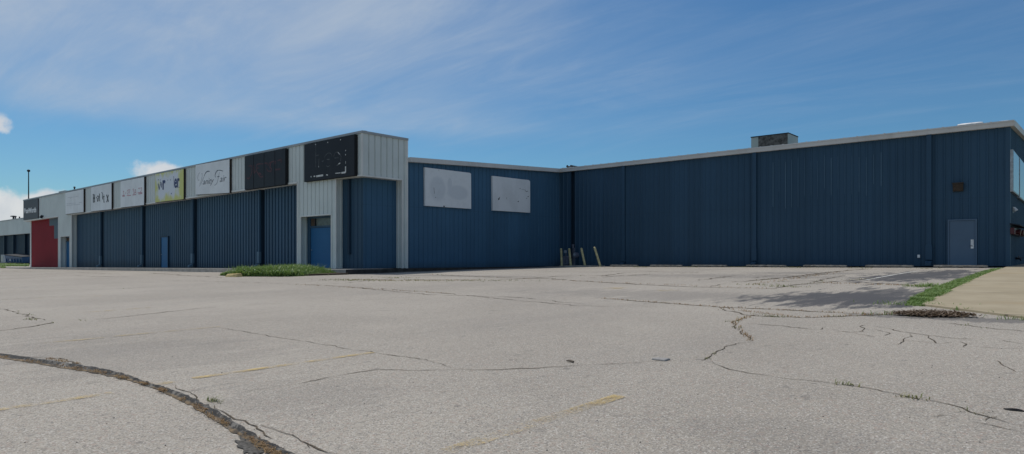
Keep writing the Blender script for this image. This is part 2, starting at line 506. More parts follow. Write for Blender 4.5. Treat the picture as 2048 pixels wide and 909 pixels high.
f.hexa([(XR-.02, YF+.02, 4.124), (XR+.035, YF+.02, 4.124), (XR+.035, y805, 4.124), (XR-.02, y805, 4.124)],
       [(XR-.02, YF+.02, 4.21), (XR+.035, YF+.02, 4.21), (XR+.035, y805, 4.21), (XR-.02, y805, 4.21)])
f.build('head_trim', TRIM, B)
f = MB()
def vstrip(x, z0, z1, w=.09):
    f.box(x-w/2, x+w/2, YF-.03, YF+.03, z0, z1)
vstrip(x596-.03, base(x596), head(x596)); vstrip(x600+.04, base(x600), xdoor_head, .08)
vstrip(x664-.03, base(x664), xdoor_head, .08); vstrip(x671+.03, base(x671), head(x671))
vstrip(x143+.04, base(x143), head(x143), .1); vstrip(x117-.04, base(x117), head(x117), .1)
vstrip(x121+.03, base(x121), xdoor2_head); vstrip(x140-.03, base(x140), xdoor2_head)
f.box(XR-.045, XR+.032, YF-.032, YF+.045, 4.22, 6.32)
f.box(XR-.04, XR+.03, y805-.05, y805+.05, -.6, 4.12)
f.box(XR-.04, XR+.034, y815-.09, y815+.02, -.6, 6.33)
f.build('corner_trim', TRIM, B, split=True)
f = MB()
for k in range(15):
    p = XL-.06+(XR+.06-XL+.06)*k/15; q = XL-.06+(XR+.06-XL+.06)*(k+1)/15
    f.hexa([(p, YF-.06, top(p)-.09), (q, YF-.06, top(q)-.09), (q, YF+.25, top(q)-.09), (p, YF+.25, top(p)-.09)],
           [(p, YF-.06, top(p)+.03), (q, YF-.06, top(q)+.03), (q, YF+.25, top(q)+.05), (p, YF+.25, top(p)+.05)])
f.box(XR-.35, XR+.06, YF+.251, y815+.03, 6.32, 6.44)
x122, x133 = fx(119), fx(131)
f.box(x122, x133, YF-.07, YF+.26, top(x122)+.0, top(x122)+.12)
f.build('cap_flashing', CAP, B)

# blue wall of the long recess, split at the downspouts, with dark joints
spouts = [onY(p, YI-.1)[0] for p in (201.5, 284.5, 386, 519.5)]
f = MB(); g = MB()
edges = sorted([x143+.002]+spouts+[x596])
PB = dict(pitch=.355, depth=.11, prof=PROF_GROOVE)
for k in range(len(edges)-1):
    a, b = edges[k], edges[k+1]
    aa = a+(.42 if k > 0 else 0)
    ribbed(f, 'y', YI, -1, aa, b, base, lambda s: head(s)+.2, **PB)
for sx in spouts: g.box(sx-.03, sx+.46, YI+.32, YI+.36, base(sx), head(sx)+.2); g.box(sx-.04, sx-.02, YI+.01, YI+.32, base(sx), head(sx)+.2); g.box(sx+.42, sx+.44, YI+.04, YI+.32, base(sx), head(sx)+.2)
f.build('blue_wall', BLUE, B)
g.build('wall_joint', BLUE_D, B, split=True)
def downspout(x, yw, z0, z1, w=.2, d=.14, mat=BLUE, boot=PALEBLUE):
    m = MB(); m.box(x-w/2, x+w/2, yw-d, yw-.005, z0+.55, z1); o = m.build('downspout', mat, B, bevel=.02)
    m = MB(); m.box(x-w/2-.03, x+w/2+.03, yw-d-.03, yw-.004, z0+.3, z0+1.0)
    m.hexa([(x-w/2-.02, yw-d-.25, z0+.02), (x+w/2+.02, yw-d-.25, z0+.02), (x+w/2+.02, yw-.1, z0+.12), (x-w/2-.02, yw-.1, z0+.12)],
           [(x-w/2-.02, yw-d-.25, z0+.16), (x+w/2+.02, yw-d-.25, z0+.16), (x+w/2+.02, yw-.06, z0+.3), (x-w/2-.02, yw-.06, z0+.3)])
    m.build('downspout_boot', boot, o, bevel=.015)
    return o
for sx in spouts: downspout(sx-.1, YI, base(sx), head(sx)+.1)
# corner bay
f = MB()
ribbed(f, 'y', YI, -1, XI, x671-.005, base, lambda s: 4.3, pitch=.355, depth=.04, prof=PROF_GROOVE)
f.build('blue_wall', BLUE, B)
f = MB()
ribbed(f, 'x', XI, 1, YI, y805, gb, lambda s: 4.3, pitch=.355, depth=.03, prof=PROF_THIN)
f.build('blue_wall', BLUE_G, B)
xs = onY(697, YI-.1)[0]
m = MB(); m.box(xs-.09, xs+.09, YI-.13, YI-.005, base(xs)+.75, 4.14); m.build('downspout', BLUE_D, B, bevel=.02)

# red end bay with slate patch
f = MB(); g = MB()
xr = [fx(62.0, YI), fx(98.7, YI), fx(108.2, YI), fx(117.3, YI)+.3]
zz = [None, onY(103, YI, 451.8)[1], onY(112.5, YI, 477.6)[1]]
xr[0] = -87.7
for k in range(3):
    hi = (lambda s: head(s)+.2) if zz[k] is None else (lambda s, z=zz[k]: z)
    ribbed(f, 'y', YI, -1, xr[k], xr[k+1], base, hi, pitch=.355, depth=.03, prof=PROF_THIN)
    if zz[k] is not None:
        ribbed(g, 'y', YI, -1, xr[k], xr[k+1], lambda s, z=zz[k]: z, lambda s: head(s)+.2, pitch=.355, depth=.03, prof=PROF_THIN)
f.build('red_wall', RED, B)
o = g.build('slate_patch', SLATE, B)
f = MB(); f.box(-88.06, -87.7, YI-.06, YI+.2, base(XL), head(XL)+.1); f.build('end_trim', TRIM, B)
# far end wall below the fascia
f = MB(); ribbed(f, 'x', -88.03, -1, YI+.2, 85, lambda s: -1.1, lambda s: min(eaveY(s), 2*eaveY(62)-eaveY(s)), pitch=.36, depth=.03, prof=PROF_RIB)
f.build('end_wall', BLUE, B)

# recessed doors in the facade
def facade_door(px0, px1, xl, xr_, zhead, ptop, name, with_transom):
    z0 = base((xl+xr_)/2)+.0
    yl = YI+.02
    a = onY(px0, yl)[0]; b = onY(px1, yl)[0]
    zt = onY((px0+px1)/2, yl, ptop)[1]
    m = MB()
    m.box(xl-.02, a, yl-.02, yl+.1, z0, zhead+.05); m.box(b, xr_+.02, yl-.02, yl+.1, z0, zhead+.05)
    m.box(a, b, yl-.02, yl+.1, zhead-.10, zhead+.05); m.box(a, b, yl-.018, yl+.1, zt, zt+.10)
    fr = m.build('door_frame', BLUE, B)
    m = MB(); m.box(a+.008, b-.008, yl+.02, yl+.07, z0+.015, zt-.008); d = m.build('door', DOORBLUE, B, bevel=.006)
    m = MB(); hx = a+.12
    m.tube([(hx, yl+.02, z0+1.02), (hx, yl-.04, z0+1.02), (hx+.12, yl-.05, z0+1.02)], .014, 8); m.build('handle', GALV, d)
    if with_transom:
        mx = a+(b-a)*.24
        m = MB(); m.box(a, mx-.05, yl+.03, yl+.05, zt+.10, zhead-.10); m.build('transom_pane', BOARD, B)
        m = MB(); m.box(mx+.03, b, yl+.03, yl+.05, zt+.10, zhead-.10); m.build('transom_pane', GLASS, B)
        m = MB(); m.box(mx-.05, mx+.03, yl-.015, yl+.08, zt+.10, zhead-.10); m.build('mullion', DKMETAL, B)
    else:
        m = MB(); m.box(a, b, yl+.03, yl+.05, zt+.10, zhead-.10); m.build('transom_pane', BOARD, B)
facade_door(621, 662.2, x600, x664, xdoor_head, 455.5, 'd', True)
facade_door(130.7, 139.3, x121, x140, xdoor2_head, 484.5, 'd', False)
# blue personnel door in the long wall
yl = YI-.075
a, b = onY(322.8, yl)[0], onY(335.8, yl)[0]; z0 = base(a); zt = onY(329, yl, 474.8)[1]
m = MB(); m.box(a-.07, a, yl-.03, yl+.06, z0, zt+.07); m.box(b, b+.07, yl-.03, yl+.06, z0, zt+.07); m.box(a, b, yl-.03, yl+.06, zt, zt+.07)
m.build('door_frame', BLUE_D, B)
m = MB(); m.box(a+.004, b-.004, yl, yl+.05, z0+.01, zt-.004); d = m.build('door', DOORBLUE, B, bevel=.006)
m = MB(); m.tube([(a+.12, yl, z0+1), (a+.12, yl-.06, z0+1), (a+.22, yl-.06, z0+1)], .014, 8); m.build('handle', GALV, d)

# gable wall between facade and hall
f = MB()
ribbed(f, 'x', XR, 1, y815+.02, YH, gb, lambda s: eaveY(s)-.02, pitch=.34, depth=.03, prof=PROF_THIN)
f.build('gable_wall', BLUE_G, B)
# hall wall
x1142 = onY(1142, YH-.1)[0]
f = MB()
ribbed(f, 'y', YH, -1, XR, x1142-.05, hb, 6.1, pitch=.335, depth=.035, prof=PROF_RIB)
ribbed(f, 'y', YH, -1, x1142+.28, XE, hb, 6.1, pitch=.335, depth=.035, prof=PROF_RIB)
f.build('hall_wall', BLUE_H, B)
f = MB(); f.box(x1142-.06, x1142+.29, YH+.25, YH+.28, -.7, 6.1); f.box(x1142-.07, x1142-.05, YH-.01, YH+.25, -.7, 6.1); f.box(x1142+.28, x1142+.30, YH+.0, YH+.25, -.7, 6.1)
f.build('wall_joint', BLUE_D, B, split=True)
for px in (1247, 1509, 1858): xx = onY(px, YH-.1)[0]; downspout(xx, YH, hb(xx), 5.9, .22, .16, BLUE_H, BLUE_H)
# pale strips painting the sky's glint on rib edges of one bay
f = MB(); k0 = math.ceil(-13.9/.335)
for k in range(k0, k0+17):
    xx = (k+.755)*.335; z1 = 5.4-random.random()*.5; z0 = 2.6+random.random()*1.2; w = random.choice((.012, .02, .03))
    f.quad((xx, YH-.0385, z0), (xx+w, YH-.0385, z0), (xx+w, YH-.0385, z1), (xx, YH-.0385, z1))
f.build('painted_rib_glint', PALEBLUE, B)
# end wall of the hall
f = MB()
ribbed(f, 'x', XE, 1, YH, 62, lambda s: -.40, lambda s: eaveY(s)-.05, pitch=.335, depth=.035, prof=PROF_RIB)
ribbed(f, 'x', XE, 1, 62, 86, lambda s: -.40, lambda s: 2*eaveY(62)-eaveY(s)-.05, pitch=.335, depth=.035, prof=PROF_RIB)
f.build('end_wall', BLUE_H, B)
f = MB(); f.box(XE-.12, XE+.045, YH-.045, YH+.12, -.42, 6.0); f.build('corner_trim', BLUE, B)
f = MB(); f.quad((XL+.5, 85.9, -1.2), (XE, 85.9, -1.2), (XE, 85.9, 6.13), (XL+.5, 85.9, 6.13)); f.build('rear_wall', BLUE_H, B)
# gutters and rakes
f = MB()
def gutter(x0, x1):
    z = eaveY(YH)
    f.hexa([(x0, YH-.20, z-GH), (x1, YH-.20, z-GH), (x1, YH+.02, z-GH), (x0, YH+.02, z-GH)],
           [(x0, YH-.24, z), (x1, YH-.24, z), (x1, YH+.02, z+.01), (x0, YH+.02, z+.01)])
    f.box(x0, x1, YH-.255, YH-.24, z-.05, z+.012)
gutter(XR+.24, XE+.20)
f.build('gutter', GUTTER, B)
f = MB()
y0, y1 = y815+.02, YH-.03
f.hexa([(XR, y0, eaveY(y0)-GH), (XR+.24, y0, eaveY(y0)-GH), (XR+.24, y1, eaveY(y1)-GH), (XR, y1, eaveY(y1)-GH)],
       [(XR-.02, y0, eaveY(y0)+.005), (XR+.26, y0, eaveY(y0)+.005), (XR+.26, y1, eaveY(y1)+.005), (XR-.02, y1, eaveY(y1)+.005)])
for yy in (y815+.3, y815+3.4, y815+6.6, y815+9.8):
    f.hexa([(XR, yy, eaveY(yy)-GH-.003), (XR+.247, yy, eaveY(yy)-GH-.003), (XR+.247, yy+.02, eaveY(yy)-GH-.003), (XR, yy+.02, eaveY(yy)-GH-.003)],
           [(XR, yy, eaveY(yy)), (XR+.264, yy, eaveY(yy)), (XR+.264, yy+.02, eaveY(yy)), (XR, yy+.02, eaveY(yy))])
f.build('rake_trim', GUTTER, B); f = MB()
y0, y1 = YH+.021, 62
f.hexa([(XE, y0, eaveY(y0)-GH), (XE+.2, y0, eaveY(y0)-GH), (XE+.2, y1, eaveY(y1)-GH), (XE, y1, eaveY(y1)-GH)],
       [(XE-.02, y0, eaveY(y0)+.01), (XE+.22, y0, eaveY(y0)+.01), (XE+.22, y1, eaveY(y1)+.01), (XE-.02, y1, eaveY(y1)+.01)])
f.build('rake_trim', GUTTER, B)
f = MB()
f.quad((XL+.4, YF+.3, eaveY(YF)-.03), (XR-.01, YF+.3, eaveY(YF)-.03), (XR-.01, YH, eaveY(YH)-.03), (XL+.4, YH, eaveY(YH)-.03))
f.quad((XL+.4, YH, eaveY(YH)-.03), (XE, YH, eaveY(YH)-.03), (XE, 62, eaveY(62)-.03), (XL+.4, 62, eaveY(62)-.03))
f.quad((XL+.4, 62, eaveY(62)-.03), (XE, 62, eaveY(62)-.03), (XE, 86, eaveY(38)-.03), (XL+.4, 86, eaveY(38)-.03))
rf = f.build('roof', ROOFM, B)
f = MB()
n = 0
xx = XR+.4
while xx < XE-.3:
    f.box(xx, xx+.07, YH-.2, 60, 6.14, 6.19) if False else f.hexa([(xx, YH-.22, 6.135-.0), (xx+.06, YH-.22, 6.135), (xx+.06, 61, eaveY(61)), (xx, 61, eaveY(61))], [(xx, YH-.22, 6.17), (xx+.06, YH-.22, 6.17), (xx+.06, 61, eaveY(61)+.04), (xx, 61, eaveY(61)+.04)])
    xx += .62
f.build('roof_seam', ROOFM, rf)

# hall door
yl = YH-.045
a, b = onY(1898.5, yl)[0], onY(1950.5, yl)[0]; z0 = hb(a)-.01; zt = onY(1925, yl, 441.5)[1]
m = MB(); m.box(a-.06, a, yl-.03, yl+.06, z0, zt+.06); m.box(b, b+.07, yl-.03, yl+.06, z0, zt+.06); m.box(a, b, yl-.03, yl+.06, zt, zt+.06)
fr = m.build('door_frame', DOORGREY, B)
m = MB(); m.box(a+.005, b-.005, yl, yl+.05, z0+.015, zt-.005); d = m.build('door', DOORGREY, B, bevel=.006)
zl0, zl1 = onY(1945, yl, 497.5)[1], onY(1945, yl, 479.5)[1]; xa, xb = onY(1941.5, yl)[0], onY(1947.5, yl)[0]
m = MB(); m.box(xa, xb, yl-.012, yl, zl0, zl1); m.build('lock_plate', LETTERW, d, bevel=.004)
m = MB(); zc = zl0+.12; m.tube([((xa+xb)/2, yl-.01, zc), ((xa+xb)/2, yl-.06, zc), ((xa+xb)/2-.1, yl-.065, zc)], .012, 8); m.build('handle', DKMETAL, d)

# ------------------------------------------------------------------ signs
def ribbon(mb, pts, w, place, closed=False):
    """flat stroke through 2-D points (in the wall's own metres), tapered ends"""
    n = len(pts)
    fine = []
    for k in range(n-1):      # Catmull-Rom
        p0, p1, p2, p3 = pts[max(k-1, 0)], pts[k], pts[k+1], pts[min(k+2, n-1)]
        steps = 6 if n > 2 else 1
        for j in range(steps):
            t = j/steps
            fine.append(tuple(.5*((2*p1[i])+(-p0[i]+p2[i])*t+(2*p0[i]-5*p1[i]+4*p2[i]-p3[i])*t*t+(-p0[i]+3*p1[i]-3*p2[i]+p3[i])*t**3) for i in (0, 1)))
    fine.append(pts[-1]); n = len(fine); idx = []
    for k, p in enumerate(fine):
        q, r = fine[max(k-1, 0)], fine[min(k+1, n-1)]
        dx, dy = r[0]-q[0], r[1]-q[1]; L = math.hypot(dx, dy) or 1
        t = k/(n-1) if n > 1 else 0
        ww = w*(.55+.45*math.sin(math.pi*t)) if n > 2 else w
        ox, oy = -dy/L*ww/2, dx/L*ww/2
        idx.append(len(mb.v)); mb.v += [place(p[0]+ox, p[1]+oy), place(p[0]-ox, p[1]-oy)]
    for i, j in zip(idx, idx[1:]): mb.f.append((i, i+1, j+1, j))

GSIG = 'shop signs along the pale fascia'
def facade_sign(label, pl, pr, ytl, ytr, ybl, ybr, mat, thick=.16, side=SIDE_D):
    ys = YF-thick
    x0, x1 = onY(pl, ys)[0], onY(pr, ys)[0]
    zt0, zt1, zb0, zb1 = onY(pl, ys, ytl)[1], onY(pr, ys, ytr)[1], onY(pl, ys, ybl)[1], onY(pr, ys, ybr)[1]
    t = thing('shop_sign', label, 'sign', (x0, YF, zb0), GSIG)
    m = MB()
    m.hexa([(x0, ys+.012, zb0), (x1, ys+.012, zb1), (x1, YF-.004, zb1), (x0, YF-.004, zb0)],
           [(x0, ys+.012, zt0), (x1, ys+.012, zt1), (x1, YF-.004, zt1), (x0, YF-.004, zt0)])
    m.build('cabinet', side, t)
    m = MB()
    m.hexa([(x0+.02, ys, zb0+.02), (x1-.02, ys, zb1+.02), (x1-.02, ys+.010, zb1+.02), (x0+.02, ys+.010, zb0+.02)],
           [(x0+.02, ys, zt0-.02), (x1-.02, ys, zt1-.02), (x1-.02, ys+.010, zt1-.02), (x0+.02, ys+.010, zt0-.02)])
    m.uv = [(0, 0), (1, 0), (1, 0), (0, 0), (0, 1), (1, 1), (1, 1), (0, 1)]
    m.build('face', mat, t)
    return t, ys
def strokes(t, ys, lists, mat, ox, oy, sc, w, name='lettering'):
    m = MB()
    for it in lists:
        ww = w
        if isinstance(it, tuple): ww, it = it
        pts = [onY(ox+x/sc, ys, oy+y/sc) for x, y in it]
        ribbon(m, pts, ww, lambda x, z: (x, ys-.004-.001*(len(m.v) % 3), z))
    return m.build(name, mat, t)

def sign_text(t, ys, body, p0, p1, height, mat, offset=.0, shear=0.0, refc='x'):
    """letters laid on a sign between two base line points; height in photo pixels of letter refc"""
    def mesh_of(b):
        cu = bpy.data.curves.new('t', 'FONT'); cu.body = b; cu.extrude = .006; cu.offset = offset; cu.shear = shear
        to = bpy.data.objects.new('t', cu); C.objects.link(to)
        me = bpy.data.meshes.new_from_object(to.evaluated_get(bpy.context.evaluated_depsgraph_get())); bpy.data.objects.remove(to); return me
    hr = max(v.co.y for v in mesh_of(refc).vertices)
    me = mesh_of(body); X = [v.co.x for v in me.vertices]; lo, hi = min(X), max(X)
    x0, z0 = onY(p0[0], ys, p0[1]); x1, z1 = onY(p1[0], ys, p1[1]); h = onY(p0[0], ys, p0[1]-height)[1]-z0
    for v in me.vertices:
        u = (v.co.x-lo)/(hi-lo); v.co = (x0+(x1-x0)*u, ys-.008-v.co.z, z0+(z1-z0)*u+v.co.y/hr*h)
    me.materials.append(mat); o = bpy.data.objects.new('lettering', me); C.objects.link(o); o.parent = t; o.matrix_parent_inverse = parent_inverse(t)
    return o
# 1 charcoal sign with white name
t, ys = facade_sign('charcoal square sign with a short white name, above the red end bay', 46.6, 75.9, 402.2, 397.0, 440.6, 436.9, SIGNG, .10, SIGNG)
sign_text(t, ys, 'BonWorth', (48.9, 427.0), (72.6, 424.4), 9.6, LETTERW, .045, 0, 'B')

# 2 blank white sign with faint lines
t, ys = facade_sign('blank pale sign with only faint traces of lettering, nearest the small recessed door', 130.8, 167, 385.6, 378.4, 429.4, 425.0, SIGNW)
strokes(t, ys, [[(1240, 205), (1440, 185)], [(1300, 225), (1330, 222)], [(1450, 175), (1520, 165)], [(1210, 360), (1450, 345)], [(1530, 330), (1610, 322)], [(1210, 405), (1560, 380)], [(1545, 310), (1550, 370)], [(1590, 315), (1600, 360)], [(1240, 350), (1240, 410)], [(1290, 350), (1285, 405)]], FADEG, 40, 380, 12.98, .05)
# 3 black fragments
t, ys = facade_sign('white sign with broken black letters H a t x', 181.7, 223, 374.9, 366.3, 423.6, 419.4, SIGNW)
strokes(t, ys, [(.17, [(155, 385), (153, 580)]), (.17, [(186, 380), (186, 578)]), [(160, 478), (184, 474)], (.09, [(140, 385), (165, 383)]), (.08, [(143, 582), (168, 580)]), (.07, [(176, 580), (198, 576)]),
    (.12, [(226, 468), (244, 462)]), (.13, [(255, 430), (275, 425), (284, 450), (282, 545)]), (.13, [(280, 480), (258, 510), (260, 550), (284, 545)]),
    (.15, [(314, 358), (312, 548)]), (.09, [(312, 545), (326, 552)]), (.14, [(300, 450), (318, 430)]),
    (.10, [(368, 322), (388, 355)]), (.15, [(388, 350), (392, 470), (406, 508)]), (.15, [(428, 378), (427, 560), (440, 575)]), (.09, [(404, 448), (442, 432)]),
    (.17, [(500, 398), (545, 570)]), (.13, [(546, 392), (502, 572)]), (.07, [(490, 400), (515, 396)]), (.07, [(492, 575), (515, 572)]), (.07, [(530, 568), (550, 565)])], BLACK, 175, 360, 12.983, .12)
# 4 faded red outlines
t, ys = facade_sign('white sign with faded red letter outlines and underlines', 240.9, 288.2, 363.0, 353.8, 416.2, 410.8, SIGNW)
strokes(t, ys, [[(905, 412), (968, 402)], [(908, 432), (972, 424)], [(940, 295), (940, 398)], [(984, 325), (990, 368)], [(925, 305), (950, 300)],
    [(1068, 268), (1038, 280), (1030, 330), (1040, 370), (1062, 372)], [(1045, 270), (1112, 262)], [(1080, 300), (1082, 372)], [(1062, 320), (1100, 315)], [(1020, 412), (1132, 404)],
    [(1170, 255), (1196, 240), (1200, 275), (1180, 290)], [(1190, 300), (1212, 340), (1190, 372)], [(1222, 378), (1243, 248), (1268, 372)], [(1226, 330), (1260, 325)], [(1170, 396), (1262, 384)],
    [(1320, 235), (1345, 215), (1348, 250)], [(1368, 222), (1405, 212), (1390, 300), (1362, 325)], [(1305, 342), (1420, 330)], [(1325, 372), (1422, 356)]], FADERED, 175, 360, 12.983, .075)
# 5 yellow
t, ys = facade_sign('peeling yellow sign with remnants of dark blue letters W r er', 310.2, 367.2, 348.4, 337.8, 405.7, 399.2, SIGNY)
strokes(t, ys, [(.12, [(186, 430), (212, 565)]), (.09, [(212, 560), (232, 440)]), (.10, [(236, 385), (268, 520)]), (.06, [(262, 400), (270, 470)]),     (.05, [(540, 255), (548, 520)]), (.07, [(182, 345), (196, 340)]), (.07, [(228, 350), (240, 342)]), (.07, [(400, 352), (410, 346)]), (.07, [(460, 348), (472, 340)]), (.09, [(478, 660), (494, 650)]), (.06, [(655, 515), (668, 512)])], NAVY, 300, 330, 11.365, .12)
sign_text(t, ys, 'er', (348.9, 375.8), (359.1, 374.5), 17.5, NAVY, .02)
sign_text(t, ys, 'r', (325.3, 378.9), (331.0, 378.2), 17.5, NAVY, .03)
# 6 script
t, ys = facade_sign('pale sign with two words in thin grey script, beside the yellow sign', 391.2, 459.0, 330.2, 318.4, 390.5, 386.6, SIGNW)
strokes(t, ys, [(0.031, [(1135, 180), (1100, 225), (1084, 300), (1095, 350), (1125, 345)]), (0.031, [(1165, 215), (1190, 205), (1180, 300), (1140, 440), (1128, 500)]), (0.081, [(1232, 258), (1262, 190), (1310, 150), (1358, 152)]), (0.037, [(1235, 255), (1195, 350), (1150, 470)]),
    (0.081, [(1480, 262), (1488, 205), (1520, 145), (1560, 122)]), (0.050, [(1560, 125), (1610, 128), (1664, 145)]), (0.037, [(1582, 160), (1560, 270), (1530, 400), (1490, 458), (1462, 462)]), (0.037, [(1480, 268), (1500, 285)]), (0.050, [(1530, 275), (1580, 262)])], SCRIPT, 300, 330, 11.365, .07)
sign_text(t, ys, 'anity', (406.0, 369.8), (427.6, 366.8), 7.6, SCRIPT, -.012, .35)
sign_text(t, ys, 'air', (440.1, 364.8), (452.7, 362.7), 8.2, SCRIPT, -.012, .35)
# 7 black with dim red
t, ys = facade_sign('black sign with dim red lettering, over the right end of the long recess', 489.3, 570.8, 313.2, 297.3, 380.6, 369.6, SIGNK, .2, DARK)
strokes(t, ys, [[(150, 440), (190, 425), (225, 440)], [(212, 432), (215, 540), (185, 630), (150, 662), (125, 640)], [(255, 410), (258, 575)], [(262, 560), (300, 500), (312, 405), (430, 392)], [(345, 470), (315, 470), (305, 520), (345, 590), (375, 630), (425, 615), (430, 580)], [(340, 560), (375, 575), (385, 600)],
    [(445, 380), (495, 385), (500, 420)], [(480, 460), (510, 520), (560, 525), (575, 490), (545, 450)], [(520, 430), (535, 380), (600, 352), (655, 348)], [(560, 375), (545, 470)], [(680, 335), (748, 322), (745, 375)], [(640, 498), (735, 488)], [(615, 390), (650, 380)]], DIMRED, 480, 285, 9.09, .10)
m = MB()
for px in (506.5, 527.5, 549):
    x, z1 = onY(px, ys, lerp([(489, 314), (571, 298.5)], px)); z0 = onY(px, ys, lerp([(489, 379.5), (571, 368.5)], px))[1]
    m.box(x-.03, x+.03, ys-.012, ys-.001, z0, z1)
m.build('face_seam', SIGNK, t, split=True)
# 8 black with outlines
t, ys = facade_sign('largest black sign with pale letter outlines and broken border, at the building corner', 607.9, 709.2, 289.9, 269.3, 364.5, 351.9, SIGNK, .2, DARK)
o8 = (590, 260, 8.264)
strokes(t, ys, [[(352, 425), (402, 415)], [(398, 480), (392, 600)], [(488, 470), (505, 425), (555, 385), (598, 400), (615, 445)], [(525, 492), (575, 488)], [(445, 528), (472, 512)], [(520, 595), (545, 610), (580, 590)],
    [(642, 445), (660, 390), (706, 368), (745, 405), (768, 455)], [(655, 468), (718, 462)], [(692, 590), (722, 565)], [(345, 200), (345, 620)], [(760, 460), (755, 520)]], OUTGREY, *o8, .045)
strokes(t, ys, [(.05, [(692, 590), (748, 548)]), (.05, [(706, 368), (748, 410)]), (.055, [(837, 335), (837, 352)]), (.055, [(837, 400), (837, 422)]), (.09, [(837, 605), (836, 706)]), (.09, [(836, 704), (768, 714)]), (.04, [(665, 720), (755, 712)]), (.10, [(352, 770), (466, 752)]), (.07, [(310, 772), (335, 768)]), (.07, [(260, 778), (274, 776)]), (.06, [(515, 745), (545, 748)]), (.04, [(336, 246), (348, 242)]), (.05, [(538, 202), (546, 216)]), (.05, [(748, 168), (758, 162)]), (.03, [(837, 520), (837, 560)]), (.04, [(390, 600), (394, 620)])], PALEL, *o8, .05, 'border')

# two white panels on the gable wall
GPAN = 'blank white panels on the blue gable wall'
def gable_panel(label, c, mat, notch):
    xs2 = XR+.13
    pts = [onX(px, xs2, py) for px, py in c]     # TL, TR, BR, BL, as (y, z), TR corner clipped
    t = thing('wall_sign', label, 'sign', (XR, pts[3][0], pts[3][1]), GPAN)
    m = MB()
    m.hexa([(XR+.004, y, z) for y, z in pts], [(xs2, y, z) for y, z in pts])
    L = [p[0] for p in pts]; H = [p[1] for p in pts]
    m.uv = [((y-min(L))/(max(L)-min(L)), (z-min(H))/(max(H)-min(H))) for y, z in pts]*2
    m.build('panel', mat, t)
    m = MB()
    for ww, it in notch:
        q = [onX(800+x/6.493, xs2+.003, 300+y/6.493) for x, y in it]
        ribbon(m, q, ww*.7, lambda y, z: (xs2+.004+.001*(len(m.v) % 3), y, z))
    m.build('scratch', BLACK, t)
gable_panel('larger white panel with a ghosted round mark, left of the pair on the blue wall', [(850.1, 335.2), (939.0, 346.0), (942.1, 347.8), (942.4, 418.2), (850.8, 412.0)], SIGNGH,
    [(.03, [(440, 490), (446, 570)]), (.10, [(563, 735), (580, 736)]), (.03, [(455, 615), (468, 622)]), (.02, [(500, 262), (506, 275)])])
gable_panel('smaller white panel with scattered dark scratches, nearer the inside corner', [(985.1, 352.1), (1057.5, 360.6), (1060.2, 363.0), (1060.3, 426.0), (985.9, 421.3)], SIGNW2,
    [(.13, [(1275, 645), (1292, 632)]), (.05, [(1288, 622), (1298, 615)]), (.03, [(1384, 618), (1386, 640)]), (.08, [(1530, 675), (1542, 668)]), (.05, [(1625, 532), (1645, 542), (1662, 536)]), (.07, [(1658, 610), (1670, 604)]), (.03, [(1552, 500), (1566, 504)]), (.04, [(1640, 632), (1652, 628)]), (.02, [(1580, 510), (1630, 525)])])

# panels on the hall's end wall
def end_panel(label, pa, pb, yt, yb):
    y0, y1 = onX(pa, XE+.16)[0], onX(pb, XE+.16)[0]
    zt = onX(pa, XE+.16, yt)[1]; zb = onX(pa, XE+.16, yb)[1]
    t = thing('wall_sign', label, 'sign', (XE, y0, zb), 'pale panels on the end wall')
    m = MB(); m.box(XE+.037, XE+.15, y0, y1, zb, zt); m.build('frame', GALV, t, bevel=.01)
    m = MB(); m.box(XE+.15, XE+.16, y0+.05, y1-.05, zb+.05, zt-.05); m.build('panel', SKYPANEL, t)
end_panel('pale panel with painted sky tint on the end wall, nearest the building corner', 2027, 2038.2, 299, 383.5)
end_panel('pale panel with painted sky tint on the end wall, farther from the building corner', 2040.0, 2054, 315, 396)

# ------------------------------------------------------------------ fixtures on the building
xa, xb = onY(1905, YH-.2)[0], onY(1926, YH-.2)[0]; za, zb = onY(1915, YH-.2, 383)[1], onY(1915, YH-.2, 365.5)[1]
t = thing('wall_lamp', 'rusty bronze box lamp above the grey door of the blue hall', 'lamp', ((xa+xb)/2, YH, za))
m = MB(); m.hexa([(xa, YH-.1, za), (xb, YH-.1, za), (xb, YH-.037, za), (xa, YH-.037, za)], [(xa, YH-.22, zb-.06), (xb, YH-.22, zb-.06), (xb, YH-.037, zb-.06), (xa, YH-.037, zb-.06)])
m.box(xa-.02, xb+.02, YH-.25, YH-.036, zb-.058, zb); m.build('housing', RUST, t, bevel=.012)
m = MB(); m.hexa([(xa+.05, YH-.12, za+.03), (xb-.05, YH-.12, za+.03), (xb-.05, YH-.10, za+.02), (xa+.05, YH-.10, za+.02)], [(xa+.05, YH-.225, zb-.09), (xb-.05, YH-.225, zb-.09), (xb-.05, YH-.2, zb-.09), (xa+.05, YH-.2, zb-.09)]); m.build('lens', RUST, t)
xx, z = onY(1837.5, YH-.06, 513)
t = thing('outlet_box', 'tiny white outlet box low on the blue hall wall', 'outlet', (xx, YH, z-.07))
m = MB(); m.box(xx-.055, xx+.055, YH-.09, YH-.037, z-.075, z+.075); m.build('box', SIGNW, t, bevel=.01)
m = MB(); m.box(xx-.05, xx+.05, YH-.105, YH-.091, z-.065, z+.07); m.build('cover', LETTERW, t, bevel=.006)
xx, z = onY(84.7, YF-.1, 434)
t = thing('fascia_lamp', 'small black lamp on the pale fascia above the red bay', 'lamp', (xx, YF, z))
m = MB(); m.tube([(xx, YF, z+.06), (xx, YF-.12, z+.1)], .035, 8); m.build('arm', DKMETAL, t)
m = MB(); m.tube([(xx, YF-.1, z+.14), (xx, YF-.24, z-.12)], [.1, .15], 10); m.build('head', DKMETAL, t)
y, z = onX(2029, XE+.1, 420)
